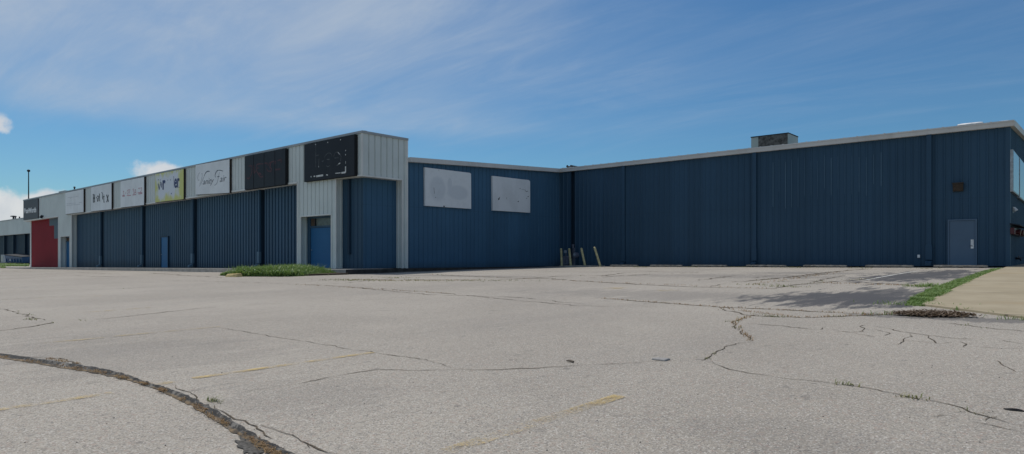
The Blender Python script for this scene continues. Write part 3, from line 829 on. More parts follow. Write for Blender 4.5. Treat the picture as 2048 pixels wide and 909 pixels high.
t = thing('end_wall_lamp', 'small pale lamp on the end wall below the panels', 'lamp', (XE, y, z))
m = MB(); m.box(XE+.037, XE+.06, y-.1, y+.1, z-.14, z+.14); m.build('plate', GALV, t)
m = MB(); m.tube([(XE+.06, y, z+.1), (XE+.16, y, z-.06)], [.07, .1], 10); m.build('head', VENTW, t)
# red fire connection with hood
y0, y1 = onX(2031.5, XE+.25)[0], onX(2050, XE+.25)[0]; zt, zb = onX(2033, XE+.25, 447)[1], onX(2033, XE+.25, 470)[1]
t = thing('fire_connection', 'dark red hose connection under a hood on the end wall', 'hydrant connection', (XE, y0, zb))
m = MB(); m.hexa([(XE+.037, y0, zt-.05), (XE+.4, y0, zt-.12), (XE+.4, y1, zt-.12), (XE+.037, y1, zt-.05)], [(XE+.037, y0, zt), (XE+.4, y0, zt-.08), (XE+.4, y1, zt-.08), (XE+.037, y1, zt)]); m.build('hood', DKMETAL, t)
m = MB(); m.box(XE+.037, XE+.20, y0+.1, y1-.1, zb+.02, zt-.2); m.build('body', FDCR, t, bevel=.03)
for q in (.2, .5, .8):
    yy = y0+.1+(y1-y0-.2)*q; zc = (zb+zt-.2)/2
    m = MB(); m.tube([(XE+.2, yy, zc), (XE+.3, yy, zc-.02), (XE+.301, yy, zc-.02), (XE+.36, yy, zc-.03)], [.12, .12, .15, .15], 14); m.build('inlet', FDCR, t)
y0, z0 = onX(2034, XE+.12, 518); y1 = onX(2046, XE+.12)[0]
t = thing('hose_tap', 'small dark pipe tap low on the end wall', 'tap', (XE, y0, z0))
m = MB(); m.tube([(XE+.03, y0+.5, z0), (XE+.2, y0+.5, z0), (XE+.24, y0+.5, z0-.1)], .035, 8); m.tube([(XE+.1, y0, z0+.05), (XE+.1, y1, z0+.05)], .03, 8); m.build('pipe', DKMETAL, t)
m = MB(); m.tube([(XE+.15, y0+.5, z0+.03), (XE+.15, y0+.5, z0+.12)], .015, 6); m.tube([(XE+.15, y0+.42, z0+.12), (XE+.15, y0+.58, z0+.12)], .02, 6); m.build('valve_handle', FDCR, t)
# rooftop unit
yr = 43.0
xa = onY(1502.3, yr)[0]; xb, zt = onY(1576.8, yr, 265.5); xm = onY(1517, yr)[0]
d = ray(1596, 500); y2 = xb/d[0]*d[1]; zr = eaveY(yr)-.03
t = thing('rooftop_unit', 'boxy grey green air conditioning unit on the hall roof', 'air conditioner', (xb, yr, zr))
m = MB(); m.hexa([(xa, yr, zr), (xb, yr, zr), (xb, y2, eaveY(y2)-.03), (xa, y2, eaveY(y2)-.03)], [(xa, yr, zt-.06), (xb, yr, zt-.06), (xb, y2, zt-.06), (xa, y2, zt-.06)]); m.build('casing', RTU_G, t)
m = MB(); m.box(xm, xb-.05, yr-.03, yr-.002, zr+.05, zt-.06); m.build('coil_panel', COIL, t)
m = MB(); m.box(xa-.02, xb+.02, yr-.045, y2+.02, zt-.058, zt); m.build('lid', DKMETAL, t)
m = MB(); m.box(xb+.002, xb+.03, yr+.8, yr+1.0, zr+.55, zr+.75); m.box(xb+.002, xb+.05, yr+1.15, yr+1.3, zr+.6, zr+.78); m.build('latch', DKMETAL, t)
# floodlight on the eave
yr = YH+.35
t = thing('floodlight', 'dark floodlight on a long arm over the inside corner of the roof', 'floodlight', (*[onY(1150, yr)[0], yr], 6.14))
pp = [(*(lambda q: (q[0], yr, q[1]))(onY(px, yr, py)),) for px, py in ((1141, 331.5), (1151, 333.5), (1163, 335.5))]
m = MB(); m.tube(pp, .045, 8); m.tube([pp[2], (pp[2][0], yr, 6.1)], .04, 8); m.tube([pp[0], (pp[0][0]+.05, yr+.1, 6.1)], .03, 6); m.build('arm', DKMETAL, t)
x0, z0 = onY(1141.5, yr, 334.5)
m = MB(); m.hexa([(x0-.12, yr-.25, z0-.07), (x0+.12, yr-.25, z0-.1), (x0+.12, yr+.1, z0-.06), (x0-.12, yr+.1, z0-.03)], [(x0-.14, yr-.28, z0+.03), (x0+.10, yr-.28, z0), (x0+.1, yr+.1, z0+.08), (x0-.14, yr+.1, z0+.1)]); m.build('head', DKMETAL, t, bevel=.015)
x0, z0 = onY(1138, yr, 334)
m = MB(); m.tube([(x0, yr-.1, z0), (x0-.02, yr-.2, z0+.02)], [.05, .09], 10); m.build('knob', DKMETAL, t)
# skylight domes
for px, py, w, lab in ((1943, 247.6, .55, 'low white skylight dome near the right end of the hall roof'), (2010, 242.6, .32, 'small white skylight dome at the right corner of the hall roof')):
    yr = 40.5; x0, z0 = onY(px, yr, py)
    t = thing('skylight', lab, 'skylight', (x0, yr, eaveY(yr)-.03), 'skylights on the hall roof')
    m = MB(); m.box(x0-w, x0+w, yr-w, yr+w, eaveY(yr)-.06, z0-.10); m.build('kerb', GALV, t)
    m = MB(); rings = []
    for j in range(5):
        aa = j/4*math.pi/2; q = w*math.cos(aa)*.98+.001; zz_ = z0-.10+.12*math.sin(aa); i = len(m.v)
        m.v += [(x0+sx*q, yr+sy*q, zz_) for sx, sy in ((-1, -1), (0, -1.05), (1, -1), (1.05, 0), (1, 1), (0, 1.05), (-1, 1), (-1.05, 0))]; rings.append(i)
    for p, q in zip(rings, rings[1:]):
        for j in range(8): m.f.append((p+j, p+(j+1) % 8, q+(j+1) % 8, q+j))
    m.f.append(tuple(rings[-1]+j for j in range(8))); m.build('dome', VENTW, t, smooth=True)
# mast behind the far end of the fascia
yr = 24.5; x0, zt = onY(57.2, yr, 343.5)
t = thing('antenna_mast', 'thin dark mast with a knob on top rising behind the far end of the fascia', 'mast', (x0, yr, 5.3))
m = MB(); m.tube([(x0, yr, 5.25), (x0, yr, zt)], [.075, .055], 8); m.build('pole', DKMETAL, t)
m = MB(); m.tube([(x0, yr, zt-.06), (x0, yr, zt+.03), (x0, yr, zt+.16), (x0, yr, zt+.24)], [.09, .18, .18, .08], 10); m.build('knob', DKMETAL, t)
yr = 22.5; x0, zt = onY(149, yr, 375.5)
t = thing('vent_pipe', 'short dark vent pipe peeking over the fascia by the blank pale sign', 'vent', (x0, yr, 5.2))
m = MB(); m.tube([(x0, yr, 5.1), (x0, yr, zt)], .07, 8); m.build('pipe', DKMETAL, t)
m = MB(); m.tube([(x0, yr, zt), (x0, yr, zt+.03), (x0, yr, zt+.1)], [.12, .12, .04], 8); m.build('cap', DKMETAL, t)

# ------------------------------------------------------------------ bollards, meters, wheel stops
yb = 36.25
GB = 'leaning yellow bollards in the inside corner'
for (bx, by, tx, ty, lab) in ((1123.6, 532, 1122.2, 496.8, 'upright faded yellow bollard, leftmost in the dark inside corner'), (1142, 531.5, 1138.2, 496.8, 'faded yellow bollard leaning slightly in front of the gas meters'),
                        (1170.6, 531, 1162.4, 496, 'faded yellow bollard leaning left, just right of the round meter'), (1201, 531, 1188.6, 494, 'most tilted faded yellow bollard, farthest from the inside corner')):
    x0 = onY(bx, yb)[0]; z0 = gz(x0, yb); x1, z1 = onY(tx, yb, ty)
    t = thing('bollard', lab, 'bollard', (x0, yb, z0), GB)
    m = MB(); d = Vector((x1-x0, 0, z1-z0)); p0 = Vector((x0, yb, z0))-d*.05
    m.tube([p0, p0+d*.5, p0+d*1.0], .075, 14); m.build('post', YELLOW, t, smooth=False)
    m = MB(); e = p0+d; dn = d.normalized()
    m.tube([e, e+dn*.03, e+dn*.055], [.078, .06, .02], 14); m.build('cap', YELLOW, t)
ym = YH-.45
def meter(cx, cy, r, lab):
    x0, z0 = onY(cx, ym, cy); zg = gz(x0, ym)
    t = thing('gas_meter', lab, 'gas meter', (x0, ym, zg), 'gas meters in the inside corner')
    m = MB(); m.tube([(x0, ym-.14, z0), (x0, ym-.12, z0), (x0, ym+.12, z0), (x0, ym+.14, z0)], [r*.85, r, r, r*.85], 18); m.build('meter_body', METER, t)
    m = MB(); m.tube([(x0, ym-.17, z0+r*.2), (x0, ym-.142, z0+r*.2)], r*.45, 14); m.build('dial', CABIN, t)
    m = MB(); m.tube([(x0-.1, ym, zg-.1), (x0-.1, ym, z0-r*.5)], .035, 8)
    m.tube([(x0-.22, ym, zg-.1), (x0-.22, ym, z0+r+.3), (x0-.1, ym, z0+r+.3), (x0-.1, ym, z0+r*.6)], .035, 8)
    m.tube([(x0-.22, ym, z0+r+.3), (x0-.22, ym, z0+r+.55)], [.06, .1], 10); m.build('pipe', METER, t)
meter(1151.5, 511, .19, 'round dark grey gas meter between the second and third bollard')
x0, z0 = onY(1132, ym, 516); zg = gz(x0, ym)
t = thing('gas_regulator', 'dark regulator box with a pale gauge behind the leftmost bollards', 'gas meter', (x0, ym, zg))
m = MB(); m.box(x0-.25, x0+.2, ym-.15, ym+.15, zg+.1, z0+.1); m.build('body', METER, t, bevel=.04)
m = MB(); m.tube([(x0, ym, z0+.1), (x0, ym, z0+.5)], .05, 8); m.box(x0-.2, x0-.14, ym-.03, ym+.03, zg-.1, zg+.12); m.box(x0+.1, x0+.16, ym-.03, ym+.03, zg-.1, zg+.12); m.build('pipe', METER, t)
m = MB(); m.tube([(x0-.02, ym-.08, z0+.42), (x0-.02, ym-.03, z0+.42)], .11, 14); m.build('gauge', CABIN, t)

GW = 'concrete wheel stops along the blue hall wall'
ws = [(1221, 1276, 'first wheel stop from the bollards, pale concrete'), (1301, 1365, 'second wheel stop from the bollards, with weeds at both ends'), (1384, 1454, 'third wheel stop from the bollards, mid wall'),
      (1493, 1573, 'wheel stop below the middle downspout of the hall'), (1607, 1694, 'third wheel stop left of the sidewalk apron'), (1731, 1827, 'second wheel stop left of the sidewalk apron, by the white line'), (1868, 1976, 'wheel stop in front of the grey hall door')]
for k, (pa, pb, lab) in enumerate(ws):
    yw = 36.35; x0, x1 = onY(pa, yw)[0], onY(pb, yw)[0]; L = x1-x0; cx = (x0+x1)/2; zg = gz(cx, yw)
    t = thing('wheel_stop', lab, 'wheel stop', (cx, yw, zg), GW)
    m = MB(); h = .12; n = 9
    for j in range(n):
        p, q = x0+L*j/n, x0+L*(j+1)/n
        w0 = .17; w1 = .11
        m.hexa([(p, yw-w0/2, zg-.02), (q, yw-w0/2, zg-.02), (q, yw+w0/2, zg-.02), (p, yw+w0/2, zg-.02)], [(p, yw-w1/2, zg+h), (q, yw-w1/2, zg+h), (q, yw+w1/2, zg+h), (p, yw+w1/2, zg+h)])
    m2 = MB(); w0 = .17; w1 = .11; ch = .04
    prof = [(-w0/2, .045), (-w0/2, .07), (-w1/2, h+.01), (w1/2, h+.01), (w0/2, .07), (w0/2, .045)]
    rings = []
    for j in range(25):
        p = x0+L*j/24; i = len(m2.v); tap = .9 if j in (0, 24) else 1
        for (a_, b_) in prof: m2.v.append((p+random.uniform(-.01, .01), yw+a_*tap+random.uniform(-.005, .005), zg+b_*tap+random.uniform(-.008, .006)))
        rings.append(i)
    for p, q in zip(rings, rings[1:]):
        for j in range(5): m2.f.append((p+j, p+j+1, q+j+1, q+j))
    m2.f.append(tuple(rings[0]+j for j in reversed(range(6)))); m2.f.append(tuple(rings[-1]+j for j in range(6)))
    o = m2.build('block', STOPC, t)
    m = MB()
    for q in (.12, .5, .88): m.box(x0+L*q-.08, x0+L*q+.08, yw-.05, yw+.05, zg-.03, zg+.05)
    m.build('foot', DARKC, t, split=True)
    m = MB()
    for q in (.2, .8): m.tube([(x0+L*q, yw, zg+h-.01), (x0+L*q, yw, zg+h+.012)], .025, 8)
    m.build('anchor_pin', RUST, t)
# yellow broken kerb block at the grass island
x0, y0 = G(466, 554.2)
t = thing('kerb_block', 'short chipped kerb block with faded yellow paint at the left end of the grass clump', 'kerb block', (x0, y0, gz(x0, y0)))
m = MB(); zg = gz(x0, y0); hx = .52
m.hexa([(x0-hx, y0-.18, zg-.05), (x0+hx, y0-.1, zg-.05), (x0+hx*.95, y0+.25, zg-.05), (x0-hx, y0+.2, zg-.05)], [(x0-hx*.8, y0-.1, zg+.13), (x0+hx*.93, y0-.05, zg+.17), (x0+hx*.9, y0+.2, zg+.17), (x0-hx*.85, y0+.15, zg+.13)])
m.build('block', YKERB, t, bevel=.04)

# ------------------------------------------------------------------ far building, dumpster
YB = 26.6
FB = thing('far_store', 'distant store building with pale fascia over dark blue bays at the far left', 'building', (onY(56, YB)[0], YB, -1.0))
xr0 = onY(75, YB)[0]; xl0 = onY(-160, YB)[0]
ztop = onY(25, YB, 440.2)[1]; zhd = onY(25, YB, 469.7)[1]
f = MB(); ribbed(f, 'y', YB, -1, xl0, xr0, zhd, ztop, pitch=.39, depth=.03, prof=PROF_THIN); f.quad((xr0, YB, -1.2), (xr0, YB+40, -1.2), (xr0, YB+40, ztop), (xr0, YB, ztop)); f.build('fascia_cladding', WHITE, FB)
f = MB(); f.box(xl0, xr0+.05, YB-.05, YB+.3, ztop-.02, ztop+.1); f.build('cap_flashing', CAP, FB)
f = MB(); ribbed(f, 'y', YB+.5, -1, xl0, xr0, -1.25, zhd+.2, pitch=.355, depth=.06); f.build('blue_wall', BLUE_D, FB)
f = MB()
for px in (10.8, 29, 52, -60, -100):
    x0 = onY(px, YB+.4)[0]; f.box(x0-.14, x0+.14, YB+.2, YB+.47, -1.2, zhd+.1)
f.build('downspout', BLUE_D, FB, split=True)
f = MB(); f.quad((xl0, YB+.1, ztop-.4), (xr0, YB+.1, ztop-.4), (xr0, YB+45, ztop+.8), (xl0, YB+45, ztop+.8)); f.build('roof', ROOFM, FB)
f = MB(); f.quad((xl0, YB+.02, zhd+.01), (xr0, YB+.02, zhd+.01), (xr0, YB+.6, zhd+.01), (xl0, YB+.6, zhd+.01)); f.build('soffit', TRIM, FB)
yr = YB+4; x0, zt = onY(27, yr, 432)
t = thing('mushroom_vent', 'dark mushroom vent on the roof of the distant store', 'vent', (x0, yr, ztop-.3))
m = MB(); m.tube([(x0, yr, ztop-.4), (x0, yr, zt-.1)], .14, 8); m.build('stem', DKMETAL, t)
m = MB(); m.tube([(x0, yr, zt-.16), (x0, yr, zt-.12), (x0, yr, zt-.02), (x0, yr, zt+.02)], [.42, .45, .4, .15], 14); m.build('hood', DKMETAL, t)
for px, py, lab in ((31, 434.5, 'small dark pipe on the distant store roof, beside the mushroom vent'), (39, 434.5, 'small dark pipe on the distant store roof, nearest the fascia corner')):
    x0, zt = onY(px, yr, py); t = thing('roof_pipe', lab, 'vent', (x0, yr, ztop-.3), 'pipes on the distant roof')
    m = MB(); m.tube([(x0, yr, ztop-.4), (x0, yr, zt)], .09, 8); m.build('pipe', DKMETAL, t)
    m = MB(); m.tube([(x0, yr, zt-.02), (x0, yr, zt+.08)], [.15, .05], 8); m.build('cap', DKMETAL, t)
yd = 24.6
x0, x1 = onY(12, yd)[0], onY(46, yd)[0]; zg = gz(x0, yd); zt = onY(20, yd, 510)[1]
t = thing('dumpster', 'dark blue dumpster in front of the distant store', 'dumpster', (x0, yd, zg))
m = MB(); m.hexa([(x0, yd, zg+.12), (x1, yd, zg+.12), (x1, yd+1.6, zg+.12), (x0, yd+1.6, zg+.12)], [(x0-.05, yd-.15, zt-.05), (x1+.05, yd-.15, zt-.35), (x1+.05, yd+1.7, zt-.2), (x0-.05, yd+1.7, zt+.1)]); m.build('bin', DUMP, t, bevel=.02)
m = MB()
for q in range(6): xx = x0+(x1-x0)*(q+.5)/6; m.box(xx-.05, xx+.05, yd-.18, yd-.02, zg+.2, zt-.5)
m.build('rib', DUMP, t)
m = MB(); m.hexa([(x0-.06, yd-.2, zt-.04), (x1+.06, yd-.2, zt-.34), (x1+.06, yd+1.75, zt-.19), (x0-.06, yd+1.75, zt+.11)], [(x0-.06, yd-.2, zt+.02), (x1+.06, yd-.2, zt-.28), (x1+.06, yd+1.75, zt-.13), (x0-.06, yd+1.75, zt+.17)]); m.build('lid', DKMETAL, t)
m = MB(); xx = x0+(x1-x0)*.36; m.box(xx-.4, xx+.4, yd-.2, yd-.17, zt-.85, zt-.55); m.build('plate', CABIN, t)
for q in (.1, .9): m = MB(); xx = x0+(x1-x0)*q; m.tube([(xx, yd+.1, zg+.06), (xx, yd+.2, zg+.06)], .08, 10); m.build('caster', TYRE, t)
x0, x1 = onY(1.5, yd)[0], onY(11.5, yd)[0]
t = thing('utility_cabinet', 'pale grey cabinet left of the dark blue dumpster', 'cabinet', (x0, yd, zg))
m = MB(); m.box(x0, x1, yd, yd+1.2, zg+.1, zt); m.build('body', CABIN, t, bevel=.03)
m = MB(); m.box(x0+.15, x0+(x1-x0)*.48, yd-.02, yd-.002, zg+.25, zt-.15); m.build('door_panel', GALV, t)
m = MB(); m.box(x0-.1, x1+.1, yd-.1, yd+1.3, zg-.1, zg+.099); m.build('plinth', CONC2, t)

# ------------------------------------------------------------------ ground
def sheet(x0, x1, y0, y1, step):
    m = MB(); nx = int((x1-x0)/step); ny = int((y1-y0)/step)
    for j in range(ny+1):
        for i in range(nx+1):
            x, y = x0+(x1-x0)*i/nx, y0+(y1-y0)*j/ny; m.v.append((x, y, gz(x, y)))
    for j in range(ny):
        for i in range(nx): a = j*(nx+1)+i; m.f.append((a, a+1, a+nx+2, a+nx+1))
    return m
m = sheet(-160, 60, -40, 40, 1.0)
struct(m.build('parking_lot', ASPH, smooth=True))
def groundmat():
    mm, nt, b = newmat('distant grass ground')
    n = noise_(nt, coords(nt), .3, 6, .6); n2 = noise_(nt, coords(nt), 12, 4, .7)
    c = mixc(nt, ramp(nt, n, .3, .7), (.10, .15, .045), (.17, .17, .08)); c = mixc(nt, ramp(nt, n2, .4, .8, 0, .5), c, (.06, .09, .03))
    nt.links.new(c, b.inputs['Base Color']); b.inputs['Roughness'].default_value = .95
    return mm
m = MB()
rad = [0, 60, 160, 400, 1200, 4000]; rings = []
m.v.append((0, 0, -2.2)); 
for r in rad[1:]:
    i = len(m.v); m.v += [(r*math.cos(2*math.pi*k/48), r*math.sin(2*math.pi*k/48), -2.2-r*.0006) for k in range(48)]; rings.append(i)
for k in range(48): m.f.append((0, rings[0]+k, rings[0]+(k+1) % 48))
for p, q in zip(rings, rings[1:]):
    for k in range(48): m.f.append((p+k, q+k, q+(k+1) % 48, p+(k+1) % 48))
struct(m.build('ground', groundmat()))
# sidewalk in front of the facade and round the corner (real kerb step)
YS = 19.15; XS = -27.0
def slab(name, ring, ztop_f, depth, mat):
    m = MB(); n = len(ring)
    m.v = [(x, y, gz(x, y)-depth) for x, y in ring]+[(x, y, ztop_f(x, y)) for x, y in ring]
    m.f = [tuple(range(n, 2*n))]+[(k, (k+1) % n, n+(k+1) % n, n+k) for k in range(n)]
    return struct(m.build(name, mat, bevel=.02))
def walk():
    m = MB(); k = MB(); mat = CONC
    N = 24
    xs = [-108+(XS+108)*k/N for k in range(N+1)]
    def zt(x): return base(x)-.012 if x > -95 else base(-95)-.012
    for a, b in zip(xs, xs[1:]):
        m.quad((a, YS, zt(a)), (b-.012, YS, zt(b)), (b-.012, 22.2, zt(b)), (a, 22.2, zt(a)))
        m.quad((a, YS, gz(a, YS)-.1), (b, YS, gz(b, YS)-.1), (b, YS, zt(b)), (a, YS, zt(a)))
        m.quad((b-.012, YS, zt(b)-.02), (b, YS, zt(b)-.02), (b, 22.2, zt(b)-.02), (b-.012, 22.2, zt(b)-.02))
    ys = [YS+(YH-YS)*k/10 for k in range(11)]
    zy = lambda y: gb(y)-.012
    for a, b in zip(ys, ys[1:]):
        if b > 22.2: k.quad((XR-.6, max(a, 22.2), zy(a)), (XS, max(a, 22.2), zy(a)), (XS, b, zy(b)), (XR-.6, b, zy(b)))
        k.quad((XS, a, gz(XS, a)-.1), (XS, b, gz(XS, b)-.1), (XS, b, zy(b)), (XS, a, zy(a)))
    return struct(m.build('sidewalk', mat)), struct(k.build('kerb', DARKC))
walk()
# concrete pad under the meters and apron along the hall wall
pa = [onY(1118, 36)[0], onY(1182, 36)[0]]
slab('meter_pad', [(pa[0]+.1, 35.9), (pa[1], 35.9), (pa[1], YH-.05), (pa[0]+.1, YH-.05)], lambda x, y: gz(x, y)+.07, .1, CONC2)
# apron at the right: pale concrete walk to the end wall
c0 = G(1843, 612); c1 = G(2012, 536.5)
c2 = G(2048, 638)
dirx = (c1[0]-c0[0])/(c1[1]-c0[1])
def apron():
    m = MB(); far = (c1[0]+dirx*40, c1[1]+40)
    rows = 14; xr_ = 14
    for k in range(rows+1):
        t = k/rows; y = c0[1]+(60-c0[1])*t*t; xl = c0[0]+dirx*(y-c0[1])
        for j in range(9):
            q = j/8; x = xl+(xr_-xl)*q; yy = y+(1-t)*(c2[1]-c0[1])/(c2[0]-c0[0])*(x-c0[0])*(1 if x < c2[0]+3 else (c2[0]+3-c0[0])/(x-c0[0]))
            m.v.append((x, yy, gz(x, yy)+.03+.03*t))
    for k in range(rows):
        for j in range(8): a = k*9+j; m.f.append((a, a+1, a+10, a+9))
    i = len(m.v)
    for j in range(9):                 # front lip
        v = m.v[j]; m.v.append((v[0], v[1]-.01, v[2]-.1))
    for j in range(8): m.f.append((i+j, i+j+1, j+1, j))
    i = len(m.v)
    for k in range(rows+1): v = m.v[k*9]; m.v.append((v[0]-.01, v[1], v[2]-.1))
    for k in range(rows): m.f.append((k*9, (k+1)*9, i+k+1, i+k))
    return m
CONCA = plain('sandy concrete', (.335, .285, .208), .9, .2, .12, 1.5)
def apronmat():
    mm, nt, b = newmat('sandy jointed concrete')
    p = coords(nt); n = noise_(nt, p, 1.3, 6, .6); n2 = noise_(nt, p, 30, 4, .7); n3 = noise_(nt, p, .5, 4, .6)
    c = mixc(nt, ramp(nt, n, .3, .7), (.285, .240, .165), (.345, .294, .208))
    c = mixc(nt, ramp(nt, n3, .5, .75, 0, .5), c, (.33, .25, .15)); c = mixc(nt, ramp(nt, n2, .55, .8, 0, .4), c, (.21, .18, .14))
    sp = nt.nodes.new('ShaderNodeSeparateXYZ'); nt.links.new(p, sp.inputs[0])
    j = math_(nt, 'ABSOLUTE', math_(nt, 'SUBTRACT', math_(nt, 'FRACT', math_(nt, 'DIVIDE', math_(nt, 'ADD', sp.outputs[1], math_(nt, 'MULTIPLY', n, .05)), 4.6)), .5))
    c = mixc(nt, ramp(nt, j, .003, .007, .75, 0), c, (.09, .08, .06))
    nt.links.new(c, b.inputs['Base Color']); b.inputs['Roughness'].default_value = .9; b.inputs['Specular IOR Level'].default_value = .15
    return mm
CONCA = apronmat()
m = apron(); struct(m.build('concrete_apron', CONCA))

# parking markings
def marking(name, p, q, w, mat, n=40):
    a, b = G(*p), G(*q); m = MB()
    dx, dy = b[0]-a[0], b[1]-a[1]; L = math.hypot(dx, dy); ox, oy = -dy/L*w/2, dx/L*w/2
    for k in range(n+1):
        t = k/n; x, y = a[0]+dx*t, a[1]+dy*t
        for s in (1, -1): X, Y = x+ox*s, y+oy*s; m.v.append((X, Y, gz(X, Y)+.006))
    for k in range(n): m.f.append((2*k, 2*k+1, 2*k+3, 2*k+2))
    return struct(m.build(name, mat))
marking('parking_line', (-60, 829), (225, 787), .10, PAINTY)
marking('parking_line', (300, 773), (345, 765), .10, PAINTY)
marking('parking_line', (385, 758), (745, 706), .09, PAINTY)
marking('parking_line', (893, 905), (1240, 793), .11, PAINTY)
marking('parking_line', (-40, 699), (210, 676), .10, PAINTYF)
marking('parking_line', (225, 674), (440, 654), .10, PAINTYF)
marking('parking_line', (-20, 601), (205, 592), .12, PAINTYF)
marking('parking_line', (165, 626), (300, 616), .12, PAINTYF)
marking('parking_line', (0, 577.6), (72, 574.6), .2, PAINTW)
marking('parking_line', (1730, 561), (1838, 542.5), .13, PAINTW)
marking('parking_line', (1205, 577), (1250, 577.5), .5, PAINTYF, 12)
marking('parking_line', (1318, 582), (1352, 581), .4, PAINTYF, 12)

# cracks: thin irregular strips of exposed dirt
CR = MB(); WEEDS = []
def crack(pts, w0, w1=None, weeds=0, jit=.03, wb=None, gap=.0):
    w1 = w1 or w0; W = [G(*p) for p in pts]; path = []
    tot = 0
    for a, b in zip(W, W[1:]):
        L = math.hypot(b[0]-a[0], b[1]-a[1]); n = max(2, int(L/.07)); n = min(n, 220)
        for k in range(n): t = k/n; path.append((a[0]+(b[0]-a[0])*t, a[1]+(b[1]-a[1])*t))
    path.append(W[-1]); N = len(path); sd = random.random()*100
    dist = math.hypot(*path[N//2])
    jj = jit*(1+dist*.05)
    i0 = len(CR.v); keep = []
    for k, (x, y) in enumerate(path):
        t = k/(N-1)
        x += jj*2*noise.noise((x*2.2+sd, y*2.2, 0))+jj*noise.noise((x*9+sd, y*9, 3)); y += jj*2*noise.noise((x*2.2, y*2.2+sd, 7))+jj*noise.noise((x*9, y*9+sd, 5))
        q, r = path[max(k-1, 0)], path[min(k+1, N-1)]
        dx, dy = r[0]-q[0], r[1]-q[1]; L = math.hypot(dx, dy) or 1
        nz = noise.noise((x*5, y*5, sd))
        w = (w0+(w1-w0)*t)*(.75+.9*nz)*min(1, 6*t+.2, 6*(1-t)+.2)
        w = max(w, .0015)
        keep.append(noise.noise((x*1.7, y*1.7, sd+9)) > -.45+gap)
        ox, oy = -dy/L*w/2, dx/L*w/2
        CR.v += [(x+ox, y+oy, gz(x+ox, y+oy)+.0045), (x-ox, y-oy, gz(x-ox, y-oy)+.0045)]
        if weeds and random.random() < weeds*max(0, .35+noise.noise((x*1.1, y*1.1, sd+20))*2): WEEDS.append((x, y, w))
    for k in range(N-1):
        if keep[k]: a = i0+2*k; CR.f.append((a, a+1, a+3, a+2))
crack([(480, 787), (590, 768), (680, 752), (750, 741), (880, 741), (1050, 738), (1200, 729), (1330, 722), (1408, 722)], .014, .016, gap=-.5)
crack([(1408, 723), (1425, 705), (1460, 688), (1500, 683)], .014, .016, .12)
crack([(1503, 682), (1490, 668), (1470, 655), (1466, 645), (1500, 632), (1535, 627)], .022, .022, .3)
crack([(1408, 722), (1470, 742), (1570, 758), (1690, 771), (1750, 779), (1830, 797), (1900, 812), (1990, 838), (2060, 862)], .011, .011, .06, gap=-.3)
crack([(430, 655), (520, 669), (600, 683), (700, 698), (830, 716), (930, 739)], .011, .011, gap=-.05)
crack([(-20, 664), (60, 654), (110, 646), (180, 640), (250, 634), (330, 625), (440, 613)], .045, .03, .10)
crack([(440, 613), (560, 607), (740, 600), (900, 598)], .02, .015, gap=.3)
crack([(0, 617), (25, 623), (60, 633), (110, 647)], .03, .03, .08)
crack([(590, 569), (640, 571), (760, 578), (900, 588), (1040, 602), (1150, 612), (1290, 614)], .055, .03, .02)
crack([(690, 574), (860, 590), (1030, 595), (1180, 610)], .045, .03, .0)
crack([(600, 571), (700, 566), (790, 557)], .05, .05, .02)
crack([(850, 549), (1000, 556), (1100, 558), (1200, 565), (1270, 569), (1370, 574), (1540, 578)], .12, .10, .10)
crack([(1540, 578), (1590, 570), (1680, 563), (1760, 556)], .09, .07, .12)
crack([(1200, 597), (1330, 607), (1440, 615), (1560, 620), (1680, 627), (1740, 629)], .045, .06, .06)
crack([(1440, 617), (1500, 632), (1600, 636), (1700, 633), (1800, 628)], .03, .05, .30)
crack([(1540, 565), (1600, 562), (1740, 566), (1860, 572), (1930, 575)], .08, .08, .2)
crack([(1180, 556), (1300, 549)], .12, .08, .08); crack([(1390, 562), (1470, 552)], .09, .08, .03); crack([(1340, 548), (1400, 545)], .12, .1)
crack([(1420, 574), (1446, 568)], .06, .05); crack([(1468, 565), (1560, 557), (1680, 543), (1740, 538)], .22, .14, .10); crack([(1590, 556), (1650, 549)], .12, .1)
crack([(1200, 553), (1250, 546), (1330, 543)], .15, .1); crack([(1500, 556), (1580, 550)], .07, .06); crack([(1620, 566), (1690, 551)], .06, .05)
crack([(980, 562), (1120, 553), (1240, 551)], .14, .1, .05)
crack([(1500, 648), (1560, 652), (1640, 660)], .018, .022); crack([(1640, 660), (1652, 655)], .02, .02); crack([(1640, 661), (1700, 666)], .012, .022)
crack([(1702, 666), (1722, 663), (1728, 657), (1720, 654), (1738, 651)], .022, .014); crack([(1738, 651), (1790, 661), (1850, 671), (1905, 676), (1985, 681), (2060, 690)], .018, .02, .03)
crack([(1700, 668), (1790, 680), (1900, 689)], .008, .008, gap=.2); crack([(1792, 691), (1806, 682), (1822, 669)], .012, .012); crack([(1850, 671), (1866, 681), (1872, 688)], .02, .016); crack([(1872, 688), (1900, 684)], .01, .008)
crack([(1865, 690), (1930, 694), (2048, 697)], .008, .008, gap=.1); crack([(1920, 684), (1932, 696)], .015, .01, .3); crack([(1750, 660), (1780, 666), (1765, 672)], .012, .012)
crack([(1995, 722), (2012, 733), (2030, 745)], .012, .01, .15); crack([(1840, 755), (1920, 757), (1990, 766)], .006, .006, gap=.2)
crack([(1850, 833), (1880, 828), (1900, 832)], .008, .006); crack([(1970, 845), (1985, 838), (2010, 836)], .006, .006); crack([(1955, 844), (2048, 862)], .008, .008)
crack([(1890, 646), (1960, 655), (2060, 665)], .02, .02, .02)
crack([(0, 582), (90, 581), (240, 578), (330, 574)], .05, .03, .02, gap=.2); crack([(150, 552), (190, 553.5), (260, 554)], .2, .1, gap=.1); crack([(60, 548), (160, 546), (240, 549)], .15, .1, gap=.1)
crack([(300, 547), (380, 552), (450, 556)], .12, .1, .02); crack([(320, 561), (500, 565), (600, 570)], .05, .05, gap=.1)
